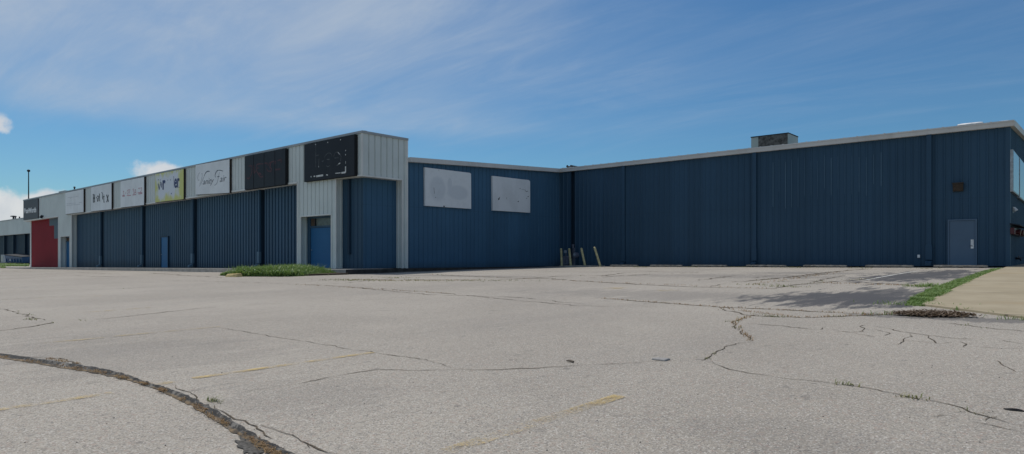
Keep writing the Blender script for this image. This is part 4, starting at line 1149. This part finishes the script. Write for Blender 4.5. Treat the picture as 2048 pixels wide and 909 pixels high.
crack([(0, 543), (60, 543), (140, 541)], .2, .2, gap=.1); crack([(700, 560), (800, 559), (960, 561)], .10, .06, .05)
crack([(60, 714), (120, 717), (165, 730)], .02, .02, .1); crack([(340, 770), (400, 795), (430, 812), (470, 838), (510, 850), (545, 878)], .010, .014)
crack([(500, 850), (560, 872), (610, 892), (680, 915)], .012, .012); crack([(610, 885), (625, 895)], .012, .01); crack([(150, 690), (170, 685), (190, 687)], .006, .004)
tag(CR.build('pavement_cracks', CRACK), None, None, kind='structure')

# heaved crack with tar and straw running to the lower left
wide = [(-60, 706, 9), (0, 713, 11), (60, 722, 12), (130, 733, 13), (200, 744, 14), (255, 757, 13), (285, 768, 7), (305, 775, 6), (325, 781, 12), (345, 789, 17), (370, 799, 21), (420, 826, 27), (470, 858, 30), (520, 888, 30), (570, 915, 34), (640, 948, 40)]
path = []
for (a, b) in zip(wide, wide[1:]):
    for k in range(14):
        t = k/14; path.append((a[0]+(b[0]-a[0])*t, a[1]+(b[1]-a[1])*t, a[2]+(b[2]-a[2])*t))
m = MB(); CROSS = 9; STR = []
def tarmat():
    mm, nt, b = newmat('crumbling tar and grit')
    uvn = nd(nt, 'ShaderNodeTexCoord'); us = nd(nt, 'ShaderNodeSeparateXYZ'); nt.links.new(uvn.outputs['UV'], us.inputs[0])
    p = coords(nt); n1 = noise_(nt, p, 14, 6, .7); n2 = noise_(nt, p, 70, 4, .7); n3 = noise_(nt, p, 4, 4, .6)
    c = mixc(nt, ramp(nt, n1, .50, .66), (.026, .025, .024), (.15, .138, .122))
    c = mixc(nt, ramp(nt, n2, .60, .76, 0, .5), c, (.25, .23, .20))
    fr = math_(nt, 'ADD', us.outputs[1], math_(nt, 'MULTIPLY', math_(nt, 'SUBTRACT', n3, .5), .7))
    c = mixc(nt, ramp(nt, fr, .70, .88, 0, .7), c, mixc(nt, ramp(nt, n1, .4, .6), (.10, .075, .05), (.27, .18, .085)))
    n4 = noise_(nt, p, 5.5, 5, .7)
    c = mixc(nt, ramp(nt, n4, .57, .65, 0, .75), c, (.22, .205, .185))
    nt.links.new(c, b.inputs['Base Color']); b.inputs['Roughness'].default_value = .9
    bp = nd(nt, 'ShaderNodeBump', Strength=.9, Distance=.012); nt.links.new(n2, bp.inputs['Height']); nt.links.new(bp.outputs[0], b.inputs['Normal'])
    return mm
for k, (px, py, hw) in enumerate(path):
    wv = .74*(1+.55*noise.noise((k*.31, 1, 0))+.25*noise.noise((k*.9, 4, 0)))
    t0, t1 = G(px+4*noise.noise((k*.5, 5, 0)), py-hw*.5*wv), G(px, py+hw*.5*wv)
    for j in range(CROSS):
        q = j/(CROSS-1); x, y = t0[0]+(t1[0]-t0[0])*q, t0[1]+(t1[1]-t0[1])*q
        hgt = .004+.022*math.sin(math.pi*q)*(1.1 if q < .6 else .5)+(.012*noise.noise((x*14, y*14, 0)) if 0 < j < CROSS-1 else 0)
        m.v.append((x, y, gz(x, y)+max(.003, hgt)))
        if q > .55 and noise.noise((x*3.5, y*3.5, 8)) > .02:
            if random.random() < .75: STR.append((x, y, .012))
for k in range(len(path)-1):
    for j in range(CROSS-1): a = k*CROSS+j; m.f.append((a, a+CROSS, a+CROSS+1, a+1))
m.uv = [(k//CROSS*.1, (k % CROSS)/(CROSS-1)) for k in range(len(m.v))]
struct(m.build('heaved_crack', tarmat(), smooth=True))
# black tar smear beside it
a = G(500, 893); m = MB(); n = 44; rr = []
m.v.append((a[0], a[1], gz(*a)+.0065))
for k in range(n):
    q = 2*math.pi*k/n; r = (.24, .07); w = .8+.5*noise.noise((math.cos(q)*2.5, math.sin(q)*2.5, 4))
    u, v = math.cos(q)*r[0]*w, math.sin(q)*r[1]*w; th = -.35
    x, y = a[0]+u*math.cos(th)-v*math.sin(th), a[1]+u*math.sin(th)+v*math.cos(th); m.v.append((x, y, gz(x, y)+.0058))
for k in range(n): m.f.append((0, 1+k, 1+(k+1) % n))
struct(m.build('tar_smear', TAR))

# ------------------------------------------------------------------ grass, weeds, straw
def blade(m, x, y, z, h, w, lean, az, bend=.5):
    dx, dy = math.cos(az), math.sin(az); px, py = -dy*w/2, dx*w/2
    p1 = (x+dx*lean*h*.35, y+dy*lean*h*.35, z+h*.55); p2 = (x+dx*lean*h*(.6+bend), y+dy*lean*h*(.6+bend), z+h*(1-.25*lean))
    i = len(m.v)
    m.v += [(x-px, y-py, z), (x+px, y+py, z), (p1[0]-px*.8, p1[1]-py*.8, p1[2]), (p1[0]+px*.8, p1[1]+py*.8, p1[2]), p2]
    m.f += [(i, i+1, i+3, i+2), (i+2, i+3, i+4)]
U = random.uniform
# grass clump before the facade: its outline on the lot
isl = [G(440, 551.5), G(470, 553.5), G(560, 554), G(620, 553.2), G(690, 550.0), G(706, 548)]
def island():
    m = MB()
    y_back = 19.1
    xa, xb = isl[0][0], isl[-1][0]
    cnt = 0
    while cnt < 9500:
        x = U(xa-.2, xb+.1); 
        yf = lerp([(p[0], p[1]) for p in isl], x); y = U(yf, y_back+.0)
        if yf > y_back: continue
        edge = min(1, (x-xa+.15)/2.4, (xb+.1-x)/1.2); edge = max(.05, edge)
        nn = .75+.5*noise.noise((x*.8, y*.8, 2))
        fr = min(1, (y-yf)/.5+.35)
        h = .46*(.55+.45*nn)*(.30+.70*min(1, edge*1.5))*fr*U(.75, 1.15)
        if x > xb-1.6: h *= .8
        blade(m, x, y, gz(x, y)-.02+.12*min(1, (y-yf)/.4)*edge, h, U(.018, .04), U(.15, .9), U(0, 6.283)); cnt += 1
    for _ in range(520):         # seed stalks standing above the rest
        x = U(xa+.6, xb-.3); yf = lerp([(p[0], p[1]) for p in isl], x)
        if yf > y_back-.15: continue
        y = U(yf+.1, y_back); blade(m, x, y, gz(x, y)+.15, U(.3, .52), U(.012, .022), U(.2, .7), U(0, 6.283))
    for _ in range(2600):        # broader leaves among the blades
        x = U(xa, xb); yf = lerp([(p[0], p[1]) for p in isl], x)
        if yf > y_back-.2: continue
        y = yf+abs(random.gauss(0, .5)); 
        if y > y_back: continue
        h = U(.08, .3); az = U(0, 6.28)
        blade(m, x, y, gz(x, y)+U(0, .22)*min(1, (x-xa+.2)/2), h*.6, U(.05, .09), U(.6, 1.2), az, .3)
    return m
o = island().build('grass_clump', GRASS); tag(o, 'dense green clump of tall grass in front of the facade corner', 'grass', kind='stuff')
# soil island with kerb under the clump
m = MB(); ring = [isl[0], isl[2], isl[4], isl[5], (isl[5][0], 19.12), (isl[0][0], 19.12)]
ring = [(x+(.25 if k == 0 or k == 5 else 0), y+(.12 if k < 4 else 0)) for k, (x, y) in enumerate(ring)]
slab('soil_island', ring, lambda x, y: gz(x, y)+.08, .1, plain('soil', (.07, .05, .035), .95))
# verge between the lot and the apron
VERGE = [G(1808, 612), G(1825, 598), G(1852, 583), G(1915, 561), G(1984, 539)]
m = MB()
for _ in range(9500):
    t = random.random()**.8; k = min(3, int(t*4)); q = t*4-k
    a, b = VERGE[k], VERGE[k+1]
    y = a[1]+(b[1]-a[1])*q; x1 = c0[0]+dirx*(y-c0[1])+.05
    xl = a[0]+(b[0]-a[0])*q
    x = xl+(x1-xl)*random.random()**.85
    if noise.noise((x*2, y*1.2, 11)) < -.35 and random.random() < .7: continue
    blade(m, x, y, gz(x, y), U(.04, .11)*(.8+.5*noise.noise((x*2, y*2, 1))), U(.009, .02), U(.5, 1.4), U(0, 6.28))
for _ in range(170):    # bushier head where the crack meets the verge
    a = G(1850, 574); x, y = a[0]+random.gauss(0, .2), a[1]+random.gauss(0, .2)
    blade(m, x, y, gz(x, y), U(.04, .14), U(.010, .02), U(.5, 1.3), U(0, 6.28))
for (px, py, n, sp) in ((1830, 611, 150, .2), (1915, 621, 26, .10), (2000, 630, 8, .05), (2035, 640, 30, .12), (1768, 630, 26, .10)):
    a = G(px, py)
    for _ in range(n): x, y = a[0]+random.gauss(0, sp*1.6), a[1]+random.gauss(0, sp*.5); blade(m, x, y, gz(x, y), U(.03, .11), U(.006, .012), U(.6, 1.5), U(0, 6.28))
o = m.build('grass_verge', GRASS); tag(o, 'strip of green grass between the asphalt and the sandy concrete apron', 'grass', kind='stuff')
# lawn by the distant store
m = MB()
for _ in range(5000):
    px = U(-40, 58); py = U(528.5, 533.2) if random.random() < .8 else U(534.2, 537)
    if py > 534 and px > 11: continue
    x, y = G(px, py)
    if y > YB: continue
    blade(m, x, y, gz(x, y), U(.08, .22), U(.05, .1), U(.3, .9), U(0, 6.28))
o = m.build('lawn_strip', GRASS); tag(o, 'green lawn strip in front of the distant store', 'grass', kind='stuff')
# weeds in the cracks
m = MB()
for (x, y, w) in WEEDS:
    dist = math.hypot(x, y)
    for _ in range(random.randint(2, 6)):
        sp = .025+.004*dist
        blade(m, x+random.gauss(0, sp), y+random.gauss(0, sp*.6), gz(x, y), U(.012, .032)*(1+dist*.03), U(.004, .008)*(1+dist*.06), U(.8, 1.8), U(0, 6.28))
for (px, py, n, s) in ((427, 803, 26, .05), (62, 640, 18, .10), (1510, 570, 60, .35), (1570, 574, 90, .35), (1285, 535, 60, .5), (1380, 535, 40, .4), (1470, 535, 50, .4), (1590, 536, 70, .4), (1715, 537, 60, .4), (690, 561, 200, .7), (760, 562, 120, .7), (850, 562, 140, .7), (930, 562, 80, .6), (1010, 562, 90, .8), (790, 556, 80, .8), (640, 551, 60, .4), (1850, 538, 40, .3), (1540, 634, 40, .10), (1695, 771, 20, .05), (1830, 797, 26, .06)):
    a = G(px, py)
    for _ in range(n):
        x, y = a[0]+random.gauss(0, s), a[1]+random.gauss(0, s*.35); d = math.hypot(x, y)
        blade(m, x, y, gz(x, y), U(.015, .045)*(1+d*.03), U(.004, .009)*(1+d*.05), U(.7, 1.8), U(0, 6.28))
o = m.build('crack_weeds', WEED); tag(o, 'sparse green weeds growing in the pavement cracks', 'weeds', kind='stuff')
# straw in the heaved crack
m = MB()
for (x, y, r) in STR:
    for _ in range(4):
        xx, yy = x+random.gauss(0, r), y+random.gauss(0, r); az = U(0, 6.28)
        blade(m, xx, yy, gz(xx, yy)+.014, U(.006, .024), U(.003, .007), U(.8, 2.4), az)
for (px, py) in ((118, 722), (128, 724), (155, 728), (100, 719)):
    a = G(px, py)
    for _ in range(30): blade(m, a[0]+random.gauss(0, .04), a[1]+random.gauss(0, .015), gz(*a), U(.01, .03), U(.003, .006), U(.6, 1.6), U(0, 6.28))
for (pp_, n, s) in (([(1200, 597), (1440, 615), (1740, 629)], 260, .03), ([(1440, 617), (1600, 636), (1800, 628)], 200, .04), ([(850, 549), (1200, 565), (1540, 578)], 200, .08), ([(1466, 645), (1500, 632)], 60, .03), ([(590, 569), (900, 588)], 120, .05), ([(690, 560), (800, 562), (960, 561)], 320, .12), ([(1466, 645), (1490, 668), (1503, 682)], 80, .02), ([(1630, 566), (1860, 573)], 160, .05), ([(1500, 570), (1680, 545)], 160, .10), ([(1800, 630), (1930, 633)], 120, .06)):
    for _ in range(n):
        t = random.random()*(len(pp_)-1); k = int(t); q = t-k
        a = G(pp_[k][0]+(pp_[k+1][0]-pp_[k][0])*q, pp_[k][1]+(pp_[k+1][1]-pp_[k][1])*q)
        x, y = a[0]+random.gauss(0, s), a[1]+random.gauss(0, s); d = math.hypot(x, y)
        blade(m, x, y, gz(x, y), U(.01, .03)*(1+d*.05), U(.003, .006)*(1+d*.08), U(.6, 1.8), U(0, 6.28))
o = m.build('dry_straw', STRAW); tag(o, 'dry orange straw caught in the pavement cracks', 'straw', kind='stuff')
# heap of dead leaves and twigs
m = MB()
ends = [G(1800, 631), G(1930, 634)]
for _ in range(2000):
    t = random.random(); x = ends[0][0]+(ends[1][0]-ends[0][0])*t; y = ends[0][1]+(ends[1][1]-ends[0][1])*t
    env = (.25+.75*math.sin(math.pi*t))*(.8+.5*noise.noise((t*9, 3, 0)))
    dy = random.gauss(0, .16)*env; dx = random.gauss(0, .08); z = gz(x, y)+max(0, .055*env*(1-abs(dy)/.4))*random.random()
    L = U(.03, .12); az = U(0, 6.28); tl = U(-.6, .6); w = U(.006, .035)
    ax, ay, az_ = math.cos(az)*L/2, math.sin(az)*L/2, tl*L/2; px, py = -math.sin(az)*w/2, math.cos(az)*w/2
    X, Y, Z = x+dx, y+dy, z+.012+abs(az_)
    i = len(m.v); m.v += [(X-ax, Y-ay, Z-az_), (X+px, Y+py, Z+.006), (X+ax, Y+ay, Z+az_), (X-px, Y-py, Z+.004)]; m.f.append((i, i+1, i+2, i+3))
o = m.build('leaf_litter', DEBR); tag(o, 'heap of dead brown leaves and twigs at the corner of the apron', 'leaf litter', kind='stuff')
# loose grit
m = MB()
for _ in range(190):
    px, py = U(0, 2048), 560+345*random.random()**.8
    x, y = G(px, py); r = U(.002, .006)*(1+.04*math.hypot(x, y)); z = gz(x, y)
    i = len(m.v); n = 5
    m.v += [(x+r*math.cos(2*math.pi*k/n)*U(.7, 1.2), y+r*math.sin(2*math.pi*k/n)*U(.7, 1.2), z) for k in range(n)]+[(x+U(-.3, .3)*r, y, z+r*U(.6, 1))]
    for k in range(n): m.f.append((i+k, i+(k+1) % n, i+n))
o = m.build('loose_grit', plain('dark grit', (.07, .065, .06), .9, .2, .6, 3)); tag(o, 'small dark stones scattered over the asphalt', 'grit', kind='stuff')
# odd scraps
a = G(2029, 822); zg = gz(*a)
m = MB(); n = 10
for k in range(n+1):
    t = k/n-.5; x = a[0]+t*.11; y = a[1]-t*.02+.008*math.sin(5*t); w = .010*(1-(2*t)**4)+.003; hh = .006+.010*max(0, math.cos(t*3))
    m.v += [(x, y-w, zg+.001), (x, y-w*.4, zg+hh), (x, y+w, zg+hh*.8), (x, y+w*1.3, zg+.001)]
for k in range(n):
    for j in range(3): i = 4*k+j; m.f.append((i, i+4, i+5, i+1))
tag(m.build('rubber_scrap', TYRE), 'curled black scrap of rubber on the asphalt at the right edge', 'scrap')
a = G(1321, 720.5); zg = gz(*a); m = MB(); m.hexa([(a[0]-.075, a[1]-.04, zg), (a[0]+.07, a[1]-.05, zg), (a[0]+.08, a[1]+.05, zg), (a[0]-.06, a[1]+.06, zg)], [(a[0]-.07, a[1]-.03, zg+.018), (a[0]+.06, a[1]-.04, zg+.014), (a[0]+.07, a[1]+.04, zg+.02), (a[0]-.05, a[1]+.05, zg+.016)])
tag(m.build('flat_stone', plain('stone', (.26, .25, .24), .9), bevel=.006), 'flat grey stone beside the crack in the middle of the lot', 'stone')
a, b = G(1133, 724.3), G(1147, 726.6); m = MB(); m.tube([(a[0], a[1], gz(*a)+.012), ((a[0]+b[0])/2, (a[1]+b[1])/2+.01, gz(*a)+.014), (b[0], b[1], gz(*b)+.012)], [.006, .011, .009], 7)
tag(m.build('stick', STICK), 'short weathered stick lying on the asphalt above the long crack', 'stick')

# ------------------------------------------------------------------ camera, light, sky
cam = bpy.data.cameras.new('camera'); co = bpy.data.objects.new('camera', cam); C.objects.link(co)
co.rotation_euler = (R(90), 0, TH); co.location = (0, 0, 0)
cam.sensor_width = 36; cam.lens = 36*FOC/2048; cam.shift_y = (HZ-454.5)/2048
cam.clip_end = 9000; cam.clip_start = .05
S.camera = co
EL = R(58); SA = math.atan2(-.96, .28)      # azimuth clockwise from +y
sd = Vector((math.sin(SA)*math.cos(EL), math.cos(SA)*math.cos(EL), math.sin(EL)))
su = bpy.data.lights.new('sun', 'SUN'); so = bpy.data.objects.new('sun', su); C.objects.link(so)
su.energy = 3.4; su.angle = R(.53); su.color = (1, .955, .89)
so.rotation_euler = (-sd).to_track_quat('-Z', 'Y').to_euler()
W = bpy.data.worlds.new('World'); S.world = W; W.use_nodes = True
nt = W.node_tree; bg = nt.nodes['Background']
sky = nd(nt, 'ShaderNodeTexSky'); sky.sky_type = 'NISHITA'; sky.sun_disc = False
sky.sun_elevation = EL; sky.sun_rotation = SA; sky.air_density = 1.0; sky.dust_density = .5; sky.ozone_density = 2.0
tc = nd(nt, 'ShaderNodeTexCoord'); dirv = tc.outputs['Generated']
sep = nd(nt, 'ShaderNodeSeparateXYZ'); nt.links.new(dirv, sep.inputs[0])
az = math_(nt, 'ARCTAN2', sep.outputs[0], sep.outputs[1])     # 0 = +y, + to the right
el = math_(nt, 'ARCSINE', sep.outputs[2])
def AZ(px): return math.atan((px-1024)/FOC)-TH
def ELV(px, py): return math.atan((HZ-py)/FOC*math.cos(math.atan((px-1024)/FOC)))
# cirrus veil: noise on a high flat layer
zc = math_(nt, 'ADD', math_(nt, 'MAXIMUM', sep.outputs[2], 0), .10)
cx = math_(nt, 'DIVIDE', sep.outputs[0], zc); cy = math_(nt, 'DIVIDE', sep.outputs[1], zc)
cv = nd(nt, 'ShaderNodeCombineXYZ'); nt.links.new(cx, cv.inputs[0]); nt.links.new(cy, cv.inputs[1])
def cn(rot, scl, sc, det=7, rough=.6, dist=.0):
    mp = nd(nt, 'ShaderNodeMapping'); mp.inputs['Rotation'].default_value = (0, 0, rot); mp.inputs['Scale'].default_value = scl
    nt.links.new(cv.outputs[0], mp.inputs[0])
    n = nd(nt, 'ShaderNodeTexNoise', Scale=sc, Detail=det, Roughness=rough, Distortion=dist); nt.links.new(mp.outputs[0], n.inputs['Vector']); return n.outputs[0]
c1 = cn(.55, (.35, 1.1, 1), 1.0, 8, .58, .4); c2 = cn(.25, (.5, 2.2, 1), 1.2, 8, .62, .6)
def win(v, a, b, c, d):
    return math_(nt, 'MULTIPLY', ramp(nt, v, a, b), ramp(nt, v, c, d, 1, 0))
left = math_(nt, 'ADD', ramp(nt, az, AZ(450), AZ(1600), 1, .10), ramp(nt, az, AZ(2048)+.15, AZ(2048)+.8, 0, .8), clamp=True)  # second ramp adds unseen cloud behind the camera to brighten the shaded walls
band = math_(nt, 'ADD', ramp(nt, el, ELV(500, 288), ELV(500, 215), 0, .62), ramp(nt, el, ELV(500, 215), ELV(500, 10), 0, .5))
c3 = cn(.8, (.6, 1.9, 1), 1.3, 9, .66, 1.4)
veil = math_(nt, 'MULTIPLY', math_(nt, 'MULTIPLY', ramp(nt, math_(nt, 'ADD', math_(nt, 'MULTIPLY', c1, .80), math_(nt, 'MULTIPLY', c3, .22)), .22, .80), left), band)
fib = math_(nt, 'MULTIPLY', ramp(nt, math_(nt, 'ADD', math_(nt, 'MULTIPLY', c2, .55), math_(nt, 'MULTIPLY', c3, .45)), .42, .72), math_(nt, 'MULTIPLY', ramp(nt, el, ELV(1500, 330), ELV(1500, 230), .1, 1), ramp(nt, az, AZ(900), AZ(2000), .8, .5)))
# bright fall streak low in the veil, left of centre
streak = math_(nt, 'MULTIPLY', win(el, ELV(700, 278), ELV(700, 250), ELV(700, 225), ELV(700, 170)), math_(nt, 'MULTIPLY', ramp(nt, az, AZ(900), AZ(1120), 1, 0), ramp(nt, c2, .3, .6, .45, 1)))
kk = math_(nt, 'ADD', math_(nt, 'MULTIPLY', veil, .88), math_(nt, 'MULTIPLY', fib, .26)); kk = math_(nt, 'ADD', kk, math_(nt, 'MULTIPLY', streak, .12), clamp=True)
hs = nd(nt, 'ShaderNodeHueSaturation', Saturation=1.15, Value=1.0); nt.links.new(sky.outputs[0], hs.inputs['Color'])
SKYC = mixc(nt, 1.0, hs.outputs[0], (.465, .722, .86), 'MULTIPLY')
col_ = mixc(nt, kk, SKYC, (4.75, 5.6, 6.75))
# cumulus tops low on the left
nv = nd(nt, 'ShaderNodeTexNoise', Scale=38.0, Detail=7, Roughness=.6); nt.links.new(dirv, nv.inputs['Vector'])
nv2 = nd(nt, 'ShaderNodeTexNoise', Scale=11.0, Detail=6, Roughness=.6); nt.links.new(dirv, nv2.inputs['Vector'])
def cum(px, py, w, h):
    x = math_(nt, 'DIVIDE', math_(nt, 'SUBTRACT', az, AZ(px)), abs(AZ(px+w)-AZ(px)))
    y = math_(nt, 'DIVIDE', math_(nt, 'SUBTRACT', el, ELV(px, py)), abs(ELV(px, py-h)-ELV(px, py)))
    d = math_(nt, 'SQRT', math_(nt, 'ADD', math_(nt, 'MULTIPLY', x, x), math_(nt, 'MULTIPLY', y, y)))
    d = math_(nt, 'ADD', d, math_(nt, 'MULTIPLY', math_(nt, 'SUBTRACT', nv.outputs[0], .5), 1.5))
    return ramp(nt, d, .55, 1.15, 1, 0)
k = cum(330, 345, 66, 22)
for a_ in ((10, 420, 100, 42), (-30, 240, 52, 26), (110, 400, 60, 22), (-160, 300, 120, 60), (-300, 420, 200, 80)): k = math_(nt, 'MAXIMUM', k, cum(*a_))
cc = mixc(nt, ramp(nt, nv2.outputs[0], .35, .65), (6.4, 6.7, 7.2), (8.2, 8.2, 8.2))
col_ = mixc(nt, math_(nt, 'MULTIPLY', k, .9), col_, cc)
nt.links.new(col_, bg.inputs[0]); bg.inputs[1].default_value = .09
S.view_settings.view_transform = 'Standard'; S.view_settings.look = 'None'; S.view_settings.exposure = 0; S.view_settings.gamma = 1
S.render.engine = 'CYCLES'
S.cycles.max_bounces = 6; S.cycles.diffuse_bounces = 4; S.cycles.transparent_max_bounces = 6
S.cycles.use_denoising = True
